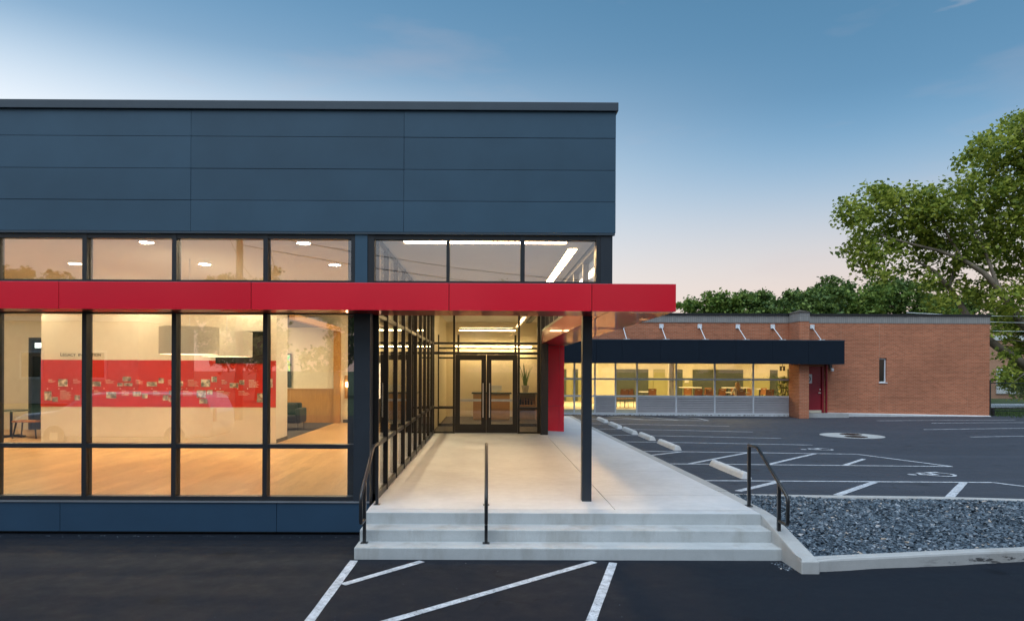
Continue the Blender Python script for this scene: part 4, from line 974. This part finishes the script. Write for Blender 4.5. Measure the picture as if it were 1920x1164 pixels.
for x, z, w, h in ((6.0, 1.5, .35, .22), (6.45, 1.52, .4, .2), (6.1, 1.2, .3, .14), (11.9, 1.25, .25, .2)): B('notice', 'paper', BB, x, x+w, (37.985 if x < 8 else 40.92), (37.998 if x < 8 else 40.98), z, z+h)
cl_ = ['over the left end of the canteen', 'second from the left over the canteen', 'third from the left over the canteen', 'over the right end of the canteen']
for k, x in enumerate((4.8, 8.6, 12.6, 17.2)):
    t_ = thing('ceiling_panel_light', 'long ceiling panel light '+cl_[k], 'ceiling light', (x, 37, 2.98), 'panel lights in the canteen ceiling')
    B('diffuser', 'lamp_cafe', t_, x-.9, x+.9, 34.6, 39.6, 2.965, 2.99); B('frame', 'white_trim', t_, (x-.95, x-.9, 34.6, 39.6, 2.96, 2.995), (x+.9, x+.95, 34.6, 39.6, 2.96, 2.995))

# canteen furniture
def chair_proto():
    t = thing('canteen_chair', 'x', 'chair', (0, 0, 0), 'brown canteen chairs')
    B('seat', 'chair_brown', t, -.22, .22, -.22, .22, .42, .46, bevel=.015); b_ = MB()
    b_.hexa([(-.22,.20,.56),(.22,.20,.56),(.22,.225,.56),(-.22,.225,.56)], [(-.21,.27,.94),(.21,.27,.94),(.21,.295,.94),(-.21,.295,.94)]); b_.build('backrest', 'chair_brown', t, bevel=.01)
    B('grip_slot', 'paper', t, -.06, .06, .258, .30, .86, .885)
    for sx_ in (-1, 1):
        m = MB(); m.tube([(sx_*.2, -.2, .42), (sx_*.22, -.24, 0)], .013, 6); m.build('leg', 'black', t)
        m = MB(); m.tube([(sx_*.2, .28, .9), (sx_*.2, .2, .45), (sx_*.22, .24, 0)], .013, 6); m.build('leg', 'black', t)
    return t
ch0 = chair_proto(); ch0.location = (0, 0, 0)
spots = [(1306, 35.0, .1, 'brown chair left of centre of the canteen window, facing a white table'), (1328, 34.6, .0, 'brown chair between the second and third window bars'), (1350, 35.6, .15, 'brown chair just right of the middle window bar'),
         (1323, 37.2, .2, 'brown chair behind the front row, under the dark board'), (1375, 37.0, -.1, 'brown chair at the white table behind the seated person'), (1401, 36.6, .3, 'brown chair to the right of the seated person'),
         (1440, 34.6, .0, 'broad brown chair in front of the canteen plant'), (1425, 37.5, .4, 'brown chair half behind the last window bar'), (1220, 35.2, .1, 'brown chair under the dark board in the fourth window bay'),
         (1167, 34.3, .2, 'brown chair visible down to its legs beside the louvres'), (1180, 34.6, -.2, 'brown chair behind the one with visible legs'), (1288, 36.8, -.1, 'brown chair right of the canteen column'), (1386.5, 33.9, 0., 'brown chair with the seated person on it')]
for i, (x, Y, rz, lb) in enumerate(spots):
    q = px(x, 740, Y); loc = (q.x, Y, .12)
    if i == 0: ch0.location = loc; ch0.rotation_euler = (0, 0, math.pi+rz); ch0['label'] = lb; first = ch0
    else: dup(ch0, loc, lb, None, math.pi+rz)
def canteen_table(x0, x1, Y, z, lb):
    a = px(x0, 725, Y).x; b = px(x1, 725, Y).x; c = (a+b)/2
    t = thing('canteen_table', lb, 'table', (c, Y, -.05), 'white tables in the canteen')
    B('table_top', 'table_white', t, a, b, Y-.38, Y+.38, z-.045, z, bevel=.01)
    for s_ in (a+.2, b-.2):
        B('leg', 'black', t, s_-.03, s_+.03, Y-.03, Y+.03, .12, z-.045); B('foot', 'black', t, s_-.04, s_+.04, Y-.3, Y+.3, .121, .15)
canteen_table(1276, 1312, 38.5, 1.06, 'high white table in front of the long dark board'); canteen_table(1357, 1404, 38.3, 1.06, 'high white table behind the seated person')
canteen_table(1418, 1436, 38.8, .98, 'white table beside the canteen plant'); canteen_table(1200, 1226, 36.5, .86, 'low table left of the canteen column'); canteen_table(1365, 1400, 34.7, .90, 'table in front of the seated person')
# plant by the last window
t_ = thing('potted_plant', 'leafy green plant in a pot at the right end of the canteen window', 'plant', (px(1469, 740, 33.6).x, 33.6, -.05))
pc = t_.location
m = MB(); m.lathe(pc.x, pc.y, [(.16, -.05), (.22, .35), (.2, .36)], 18); m.build('pot', 'pot', t_, smooth=True)
m = MB()
for k in range(4): m.tube([(pc.x, pc.y, .3), (pc.x+.1*math.cos(k*1.7), pc.y+.1*math.sin(k*1.7), .9), (pc.x+.22*math.cos(k*1.7), pc.y+.2*math.sin(k*1.7), 1.5)], .012, 6)
m.build('stem', 'bark_dark', t_)
def leaf_mesh(name, pts, size, matn, parent, up=.35):
    """pts: (n,3) leaf centres; each leaf is a folded diamond with its own size and turn"""
    n = len(pts); nrm = RNG.normal(size=(n, 3)); nrm[:, 2] = np.abs(nrm[:, 2])+up; nrm /= np.linalg.norm(nrm, axis=1)[:, None]
    t = RNG.normal(size=(n, 3)); t -= nrm*(t*nrm).sum(1)[:, None]; t /= np.linalg.norm(t, axis=1)[:, None]; b = np.cross(nrm, t)
    s = (size*(.45+1.0*RNG.random(n)**1.4))[:, None]
    v = np.stack([pts-t*s*.5, pts+b*s*.42+nrm*s*.12, pts+t*s*.55, pts-b*s*.42+nrm*s*.12], 1).reshape(-1, 3)
    o_ = off(parent); v = v-np.array(o_)
    f = np.arange(n*4).reshape(n, 4)
    me = bpy.data.meshes.new(name); me.vertices.add(n*4); me.vertices.foreach_set('co', v.ravel())
    tri = np.concatenate([f[:, [0, 1, 2]], f[:, [0, 2, 3]]], 1).reshape(-1)
    me.loops.add(len(tri)); me.loops.foreach_set('vertex_index', tri.astype(np.int32)); me.polygons.add(n*2)
    me.polygons.foreach_set('loop_start', np.arange(0, n*6, 3).astype(np.int32)); me.update(calc_edges=True)
    me.materials.append(MAT[matn]); ob = bpy.data.objects.new(name, me); C.objects.link(ob); ob.parent = parent; return ob
q = np.array([(pc.x+RNG.normal()*.16, pc.y+RNG.normal()*.16, .55+1.05*RNG.random()) for i in range(260)]+[(pc.x+RNG.normal()*.32, pc.y+RNG.normal()*.2, 1.55+.15*RNG.random()) for i in range(90)])
leaf_mesh('foliage', q, .13, 'leaf_dark', t_)
t_ = thing('lantern', 'dark lantern hanging above the canteen plant', 'lantern', (px(1467, 688, 36).x, 36, 2.0)); lx = t_.location.x
B('cage', 'black', t_, (lx-.10, lx-.07, 35.9, 36.1, 2.0, 2.2), (lx+.07, lx+.10, 35.9, 36.1, 2.0, 2.2), (lx-.11, lx+.11, 35.89, 36.11, 2.2, 2.24)); m = MB(); m.tube([(lx, 36, 2.24), (lx, 36, 3.0)], .012, 6); m.build('chain', 'black', t_)
# seated person, seen from behind
pp = px(1386, 740, 33.75); pe = thing('person', 'person with long fair hair and a cream sweater seated with their back to the window', 'person', (pp.x, 33.9, .12))
def skin(name, verts, edges, radii, matn, parent, root=0):
    o_ = off(parent); me = bpy.data.meshes.new(name); me.from_pydata([tuple(Vector(v)-o_) for v in verts], edges, [])
    ob = bpy.data.objects.new(name, me); C.objects.link(ob); ob.parent = parent
    ob.modifiers.new('skin', 'SKIN'); sv = me.skin_vertices[0].data
    for i, r in enumerate(radii): sv[i].radius = (r, r*.85) if not isinstance(r, tuple) else r; sv[i].use_root = (i == root)
    ob.modifiers.new('sub', 'SUBSURF').levels = 1; ob.modifiers['sub'].render_levels = 2
    me.materials.append(MAT[matn]); return ob
x0, y0 = pp.x, 33.9
UP = .12
hip = (x0, y0, .50); PV = [hip, (x0, y0+.02, .72), (x0, y0+.05, .96), (x0, y0+.07, 1.06), (x0, y0+.09, 1.20),
      (x0-.19, y0+.05, .95), (x0-.26, y0+.16, .72), (x0-.20, y0+.36, .70), (x0+.19, y0+.05, .95), (x0+.26, y0+.16, .72), (x0+.20, y0+.36, .70),
      (x0-.10, y0+.06, .47), (x0-.12, y0+.45, .47), (x0-.12, y0+.45, .02), (x0+.10, y0+.06, .47), (x0+.12, y0+.45, .47), (x0+.12, y0+.45, .02)]
PE = [(0,1),(1,2),(2,3),(3,4),(2,5),(5,6),(6,7),(2,8),(8,9),(9,10),(0,11),(11,12),(12,13),(0,14),(14,15),(15,16)]
PV = [(a_, b_, c_+UP if c_ > .1 else .14) for a_, b_, c_ in PV]
skin('body', PV, PE, [(.17,.13),(.17,.13),(.17,.12),.06,.10,.075,.055,.04,.075,.055,.04,.10,.08,.05,.10,.08,.05], 'sweater', pe)
m = MB()
for k in range(9):
    z = 1.30+UP-.055*k; r = [.05,.10,.118,.122,.122,.118,.112,.10,.08][k]
    for j in range(16):
        a_ = j/16*2*math.pi; m.v.append((x0+r*math.cos(a_), y0+.075+r*1.02*math.sin(a_)-.015*(k > 4), z+.004*math.sin(j*3)))
for k in range(8):
    for j in range(16): m.f.append([k*16+j, k*16+(j+1) % 16, (k+1)*16+(j+1) % 16, (k+1)*16+j]); m.m.append(0)
m.f.append(list(range(16))); m.f.append(list(range(8*16+15, 8*16-1, -1))); m.m += [0, 0]
m.build('hair', 'hair', pe, smooth=True)

# ================================================================== beyond: neighbour, fence, trees, wires
NB = thing('neighbour_building', 'pale peach brick building with a white cornice behind the fence', 'building', (45, 56, -.16))
B('wall', 'brick_peach', NB, 36, 70, 55, 65, -.6, 4.55); B('cornice', 'white_trim', NB, 35.9, 70.1, 54.9, 65, 4.55, 4.95); B('upper_wall', 'brick_peach', NB, 37, 69, 57, 64, 4.95, 5.9)
a = px(1867, 733, 55); b = px(1884, 690, 55)
nw = B('window', 'white_trim', NB, a.x, b.x+1.6, 54.9, 54.99, .25, 2.25); B('pane', 'screen', nw, b.x-.3, b.x+1.4, 54.88, 54.9, 1.1, 2.1); B('sash_bar', 'white_trim', nw, b.x+.5, b.x+.58, 54.86, 54.88, 1.1, 2.1)
FE = thing('chain_link_fence', 'black chain link fence running from the brick corner', 'fence', (26, 32.9, -.16))
fx = [24.18, 27.2, 30.2, 33.2]
for x in fx:
    m = MB(); m.tube([(x, 32.7, -.4), (x, 32.7, 1.58)], .055 if x == 24.18 else .04, 8); m.build('post', 'rail_black', FE)
m = MB(); m.tube([(24.18, 32.7, 1.46), (33.2, 32.7, 1.36)], .025, 6); m.build('top_rail', 'rail_black', FE)
m = MB(); m.tube([(24.18, 32.7, .12), (33.2, 32.7, .10)], .02, 6); m.build('bottom_rail', 'rail_black', FE)
m = MB(); k = 24.18-1.5
while k < 30:
    for s_ in (1, -1):
        pts = []
        for z in (-.1, 1.44):
            xx = k+(z+.1)*s_ + (1.54 if s_ < 0 else 0); pts.append((xx, 32.7, z))
        (xa, _, za), (xb, _, zb) = pts
        # clip to the bay
        for lim in (24.2,):
            if min(xa, xb) < lim:
                if max(xa, xb) <= lim: pts = None; break
                tt = (lim-xa)/(xb-xa); cut = (lim, 32.7, za+(zb-za)*tt)
                pts = [cut, (xb, 32.7, zb)] if xa < lim else [(xa, 32.7, za), cut]
        if pts: m.tube(pts, .0035, 3, cap=False)
    k += .075
m.build('wire_mesh', 'rail_black', FE)['kind'] = 'stuff'
LF = thing('low_fence', 'low black rail fence at the edge of the grass behind the chain link', 'fence', (28, 34.5, -.16))
for x in (24.6, 27.4, 30.2): B('post', 'rail_black', LF, x-.05, x+.05, 33.0, 33.1, -.3, .25)
B('rail', 'rail_black', LF, 24.5, 33, 33.02, 33.08, .2, .25)
# grass verge
gp = []
for i in range(5200):
    x, y = random.uniform(24.3, 33), random.uniform(31.2, 40); gp.append((x, y))
V = []; F = []
for i, (x, y) in enumerate(gp):
    h = .05+.12*random.random(); a_ = random.random()*6.28; w = .012+.01*random.random(); dx, dy = math.cos(a_)*w, math.sin(a_)*w; l = .05*random.gauss(0, 1)
    V += [(x-dx, y-dy, -.165), (x+dx, y+dy, -.165), (x+l, y+l*.5, -.165+h)]; F.append((3*i, 3*i+1, 3*i+2))
me = bpy.data.meshes.new('grass'); me.from_pydata(V, [], F); me.materials.append(MAT['grass']); o = bpy.data.objects.new('grass', me); C.objects.link(o)
struct(o, 'stuff'); tag(o, 'green grass verge beside the brick corner and fence', 'grass')
# driveway behind the fence
struct(B('driveway', 'concrete', None, 24.6, 60, 41, 46, -.3, -.145))

def crown_points(lobes, dens):
    P = []
    for (c, r) in lobes:
        n = max(6, int(dens*r*r)); u = RNG.normal(size=(n, 3)); u /= np.linalg.norm(u, axis=1)[:, None]
        rad = r*(.45+.55*RNG.random(n)**.5)
        cc = np.array(c)+u*rad[:, None]*np.array([1, 1, .8]); P.append(cc)
    return np.vstack(P)
def foliage(name, lobes, dens, per, spread, size, matn, parent):
    c = crown_points(lobes, dens); n = len(c)
    pts = np.repeat(c, per, 0)+RNG.normal(size=(n*per, 3))*spread*np.array([1, 1, .7])
    return leaf_mesh(name, pts, size, matn, parent)
# --- the big plane tree
YT = 40.0
TB = px(1998, 775, YT); TB.z = -.16
PT = thing('plane_tree', 'large spreading tree with pale mottled limbs rising behind the brick building', 'tree', tuple(TB))
def L(*pts):
    out_ = []
    for x, y, dy in pts: out_.append(px(x, y, YT+dy))
    return out_
m = MB(); m.smooth = True
tr = [Vector((TB.x, YT, -.3)), px(1992, 735, YT), px(1985, 690, YT), px(1975, 640, YT), px(1985, 560, YT), px(2010, 450, YT), px(2015, 330, YT)]
m.tube(tr, [.62, .52, .48, .44, .36, .26, .12], 14); m.build('trunk', 'bark', PT)
limbs = [(L((1988,735,0),(1950,705,0),(1920,684,-.3),(1893,664,-.5),(1870,650,-.5),(1835,622,0),(1812,590,.3),(1797,565,.5),(1780,540,.6),(1752,508,.4),(1715,488,.2)), [.36,.34,.32,.30,.29,.27,.24,.21,.18,.12,.06]),
         (L((1978,660,0),(1945,632,-.6),(1912,603,-1),(1890,570,-1),(1872,540,-1),(1845,512,-.8),(1805,487,-.6),(1760,470,-.4),(1700,455,-.2),(1650,440,0)), [.34,.32,.29,.26,.24,.19,.15,.11,.08,.04]),
         (L((1985,560,0),(1950,480,.5),(1915,410,.8),(1880,350,1),(1860,300,1)), [.28,.22,.16,.10,.05]),
         (L((2010,450,0),(1970,360,-.5),(1930,280,-.8),(1915,235,-1)), [.2,.14,.09,.04]),
         (L((1872,540,-1),(1850,480,-.5),(1820,420,0),(1800,380,.3)), [.15,.10,.07,.03]),
         (L((1805,487,-.6),(1770,430,-.3),(1720,395,0),(1670,380,.2)), [.11,.08,.05,.03]),
         (L((1780,540,.6),(1790,500,.9),(1830,450,1.2)), [.12,.08,.04]),
         (L((2000,560,0),(2050,470,.5),(2100,380,1)), [.25,.16,.06]), (L((1930,690,-.3),(1915,705,-1),(1900,716,-1.2)), [.06,.04,.02]), (L((1945,632,-.6),(1915,640,-1.2),(1890,636,-1.4)), [.07,.05,.02])]
for pts, rs in limbs:
    m = MB(); m.smooth = True; m.tube(pts, [q*.78 for q in rs], 10); m.build('limb', 'bark', PT)
lob = [(1604,393,30),(1640,372,36),(1590,412,20),(1672,368,32),(1640,425,42),(1612,462,30),(1618,500,24),(1660,478,34),(1645,515,16),(1710,385,40),(1700,440,42),(1735,410,40),(1752,372,30),(1770,430,45),(1740,470,34),(1790,385,38),(1790,470,40),(1805,345,30),(1830,310,34),(1838,370,42),(1850,420,46),(1842,275,26),(1868,262,30),(1880,320,42),(1900,232,26),(1915,275,38),(1905,365,46),(1895,430,44),(1835,470,36),(1880,490,40),(1930,450,50),(1770,520,24),(1735,525,16),(1790,548,22),(1765,570,22),(1825,540,24),(1850,560,26),(1890,560,34),(1925,530,44),(1905,600,26),(1870,605,16),(1940,590,40),(1885,640,12),(1905,655,18),(1925,640,24),(1900,708,16),(1884,697,9),(1915,722,18),(1935,705,26),(1905,690,10),(1890,668,10),(1918,668,18),(1908,735,13),(1880,712,12),(1925,735,18),(1872,618,14),(1895,612,20),(1918,618,22),(1945,340,50),(1940,240,44),(1970,280,60),(1980,400,70),(2010,500,70),(2050,350,90),(2070,460,80),(2030,240,70),(1690,505,12),(1715,508,12),(1665,520,10),(1750,540,14)]
lobes = []
for x, y, r in lob:
    Y = YT+RNG.normal()*1.6; p_ = px(x, y, Y); lobes.append(((p_.x, p_.y, p_.z), r/1280*Y*1.02))
foliage('crown', lobes, 30, 17, .25, .235, 'leaf_plane', PT)
# --- row of trees behind the roofs
def tree(name, label, x, ytop, Y, w, matn, seed, group, ybase=-.2, dens=9, size=.36, per=26, cat='tree', trunk=True):
    global RNG
    RNG = np.random.default_rng(seed)
    top = px(x, ytop, Y) if not isinstance(x, tuple) else Vector((x[0], Y, ytop))
    t = thing(name, label, cat, (top.x, Y, ybase), group); h = top.z-ybase
    m = MB(); m.tube([(top.x, Y, ybase), (top.x+.2, Y, ybase+h*.35), (top.x, Y+.2, ybase+h*.7)], [.38, .28, .1], 8); m.build('trunk', 'bark_dark', t)
    m = MB()
    for k in range(5):
        a_ = k*1.3+seed; m.tube([(top.x+.1, Y, ybase+h*(.3+.06*k)), (top.x+math.cos(a_)*w*.6, Y+math.sin(a_)*w*.5, ybase+h*(.5+.08*k))], [.14, .04], 6)
    m.build('branches', 'bark_dark', t)['kind'] = 'stuff'
    lobes = []
    for k in range(16):
        a_ = RNG.random()*6.28; q_ = RNG.random(); zz = h*(.30+.62*q_); rr = w*(1-.55*max(0, q_-.3))*RNG.random()**.5
        lobes.append(((top.x+math.cos(a_)*rr, Y+math.sin(a_)*rr*.8, ybase+zz), w*(.25+.16*RNG.random())))
    lobes.append(((top.x, Y, ybase+h*.86), w*.33))
    for k in range(7): lobes.append(((top.x+RNG.normal()*w*.5, Y+RNG.normal()*w*.3, ybase+h*(.86+.12*RNG.random())), w*(.07+.07*RNG.random())))
    foliage('crown', lobes, dens, per, size*.8, size, matn, t)
    return t
row = [(1312, 562, 84, 4.2, 'leaf_mid', 'low tree at the left end of the row behind the canteen roof'), (1355, 551, 80, 4.6, 'leaf_mid', 'second tree from the left behind the canteen roof'), (1405, 545, 82, 4.8, 'leaf_dark', 'broad dark tree with spiky top behind the canteen roof'),
       (1450, 556, 88, 4.2, 'leaf_mid', 'pale tree just left of the brick pier top'), (1505, 541, 84, 4.4, 'leaf_mid', 'tree rising right behind the brick pier top'), (1535, 538, 78, 4.6, 'leaf_dark', 'rounded tree just right of the brick pier top'), (1580, 524, 86, 5.0, 'leaf_dark', 'tall dark tree in the row, midway along the right roof'),
       (1625, 535, 80, 4.6, 'leaf_mid', 'bushy tree behind the slit window wall roof'), (1680, 522, 84, 5.2, 'leaf_dark', 'tallest tree of the row, under the plane tree crown'), (1735, 540, 80, 4.6, 'leaf_mid', 'pale tree under the plane tree limbs'), (1790, 556, 84, 4.8, 'leaf_dark', 'dark tree behind the leaning pale limb'), (1870, 590, 90, 5.5, 'leaf_mid', 'far tree above the neighbour building')]
for k, (x, y, Y, w, mm_, lb) in enumerate(row): tree('background_tree', lb, x, y, Y, w, mm_, 40+k, 'trees behind the brick building')
wl_ = ['upper overhead cable in front of the plane tree limbs', 'middle overhead cable crossing just above the brick corner', 'lower overhead cable behind the brick corner']
for k, (ya, yb) in enumerate(((587, 583), (596, 599), (614, 613))):
    m = MB(); a = px(1700, ya-1, 38); b = px(2200, yb, 38); pts = [a.lerp(b, q/12)+Vector((0, 0, -.25*(1-(q/6-1)**2))) for q in range(13)]
    m.tube(pts, .018, 5, cap=False); tag(m.build('overhead_cable', 'white_metal'), wl_[k], 'cable', 'cables at the brick corner')

# ------------------------------------------------------------------ the street side, seen only in the glass
def pole(x, y, h, r, lb):
    t = thing('utility_pole', lb, 'utility pole', (x, y, -.46), 'utility poles across the street')
    m = MB(); m.tube([(x, y, -.6), (x, y, h)], [r, r*.75], 12); m.build('shaft', 'pole_wood', t, smooth=True)
    B('crossarm', 'pole_wood', t, x-1.2, x+1.2, y-.06, y+.06, h-.9, h-.75)
    for dx in (-1.1, -.5, .5, 1.1):
        m = MB(); m.lathe(x+dx, y, [(.03, h-.75), (.045, h-.68), (.02, h-.6)], 8); m.build('insulator', 'wall_dark', t)
pole(-11.8, -12.5, 10.5, .19, 'wooden utility pole nearer the building, mirrored in the upper windows'); pole(-21.5, -48, 11.5, .15, 'farther wooden utility pole, a thin line in the upper windows')
def wire(a, b, sag, lb):
    a, b = Vector(a), Vector(b); pts = [a.lerp(b, q/16)+Vector((0, 0, -sag*(1-(q/8-1)**2))) for q in range(17)]
    m = MB(); m.tube(pts, .022, 5, cap=False); tag(m.build('power_line', 'wire'), lb, 'power line', 'power lines across the street')
wire((-12.9, -12.5, 9.7), (-22.6, -48, 10.8), 1.0, 'power line between the two utility poles, outer strand'); wire((-10.7, -12.5, 9.7), (-20.4, -48, 10.8), 1.1, 'power line between the two utility poles, inner strand')
wire((-11.8, -12.6, 8.6), (30, -30, 9.5), 1.8, 'power line running right from the near pole'); wire((-11.8, -12.4, 7.9), (34, -26, 8.6), 2.0, 'lower power line running right from the near pole'); wire((-11.8, -12.6, 9.6), (-45, -9, 8.4), 1.2, 'power line running left from the near pole')
HS = thing('house', 'plain pale house with a dark gable roof across the street', 'house', (-30, -30, -.46))
B('wall', 'house_wall', HS, -38, -24, -36, -27, -.6, 5.2); MB().prism_x([(-36.5, 5.2), (-26.5, 5.2), (-31.5, 8.6)], -38.4, -23.6).build('roof', 'house_roof', HS)
for k in range(3):
    w2 = B('window', 'white_trim', HS, -36.5+k*4.4, -34.9+k*4.4, -27.0, -26.9, 1.2, 3.2); B('pane', 'screen', w2, -36.35+k*4.4, -35.05+k*4.4, -26.9, -26.88, 1.35, 3.05)
for k, (x, Y, h, w, lb) in enumerate([(-18, -34, 9.5, 4.5, 'street tree beside the pale house'), (4, -52, 11, 6, 'broad street tree opposite the porch'), (17, -38, 13, 6, 'tall street tree opposite the gravel bed'), (-6, -60, 9, 5, 'small street tree far behind the camera side'), (30, -44, 11, 6, 'street tree opposite the parking lot'), (-44, -40, 11, 6, 'street tree left of the pale house'), (-12, -44, 8, 5, 'low street tree right of the pale house'), (-30, -62, 10, 6, 'street tree behind the pale house'), (12, -66, 10, 6, 'street tree far opposite the steps'), (42, -60, 12, 7, 'street tree far opposite the parking lot'), (-58, -60, 12, 7, 'street tree farthest left across the street')]):
    tree('street_tree', lb, (x,), h, Y, w, 'leaf_dark', 70+k, 'trees across the street', -.46, dens=6)

PV_ = thing('parked_van', 'white van parked by the drive lane, its pale side mirrored in the lobby glass', 'van', (-11.6, -1.9, -.45))
prof_ = [(-14.4, -.15), (-14.5, .35), (-14.3, .55), (-13.2, .68), (-12.35, 1.16), (-11.9, 1.22), (-9.0, 1.22), (-8.65, 1.10), (-8.42, .6), (-8.40, .1), (-8.55, -.15)]
MB().prism_y(prof_, -2.8, -.95).build('body', 'car_white', PV_, bevel=.08, seg=3)
for x0, x1 in ((-11.75, -10.55), (-10.4, -9.05)): B('side_window', 'car_white', PV_, x0, x1, -.955, -.94, .62, 1.08)  # windows in body white, the sky's reflection put into their colour
for x in (-13.3, -9.6):
    m = MB(); m.v = []
    for k in range(20):
        a_ = k/20*2*math.pi; m.v.append((x+.33*math.cos(a_), -1.12, -.12+.33*math.sin(a_)))
    for k in range(20):
        a_ = k/20*2*math.pi; m.v.append((x+.33*math.cos(a_), -.93, -.12+.33*math.sin(a_)))
    m.f = [[k, (k+1) % 20, 20+(k+1) % 20, 20+k] for k in range(20)]+[list(range(20)), list(range(39, 19, -1))]; m.m = [0]*22
    wh = m.build('wheel', 'tyre', PV_); B('hub', 'steel', wh, x-.12, x+.12, -.931, -.915, -.24, .0, bevel=.03)
B('tail_light', 'red_door', PV_, -8.43, -8.38, -1.15, -.98, .35, .75); B('headlight', 'white_trim', PV_, -14.52, -14.44, -1.3, -1.0, .3, .46)
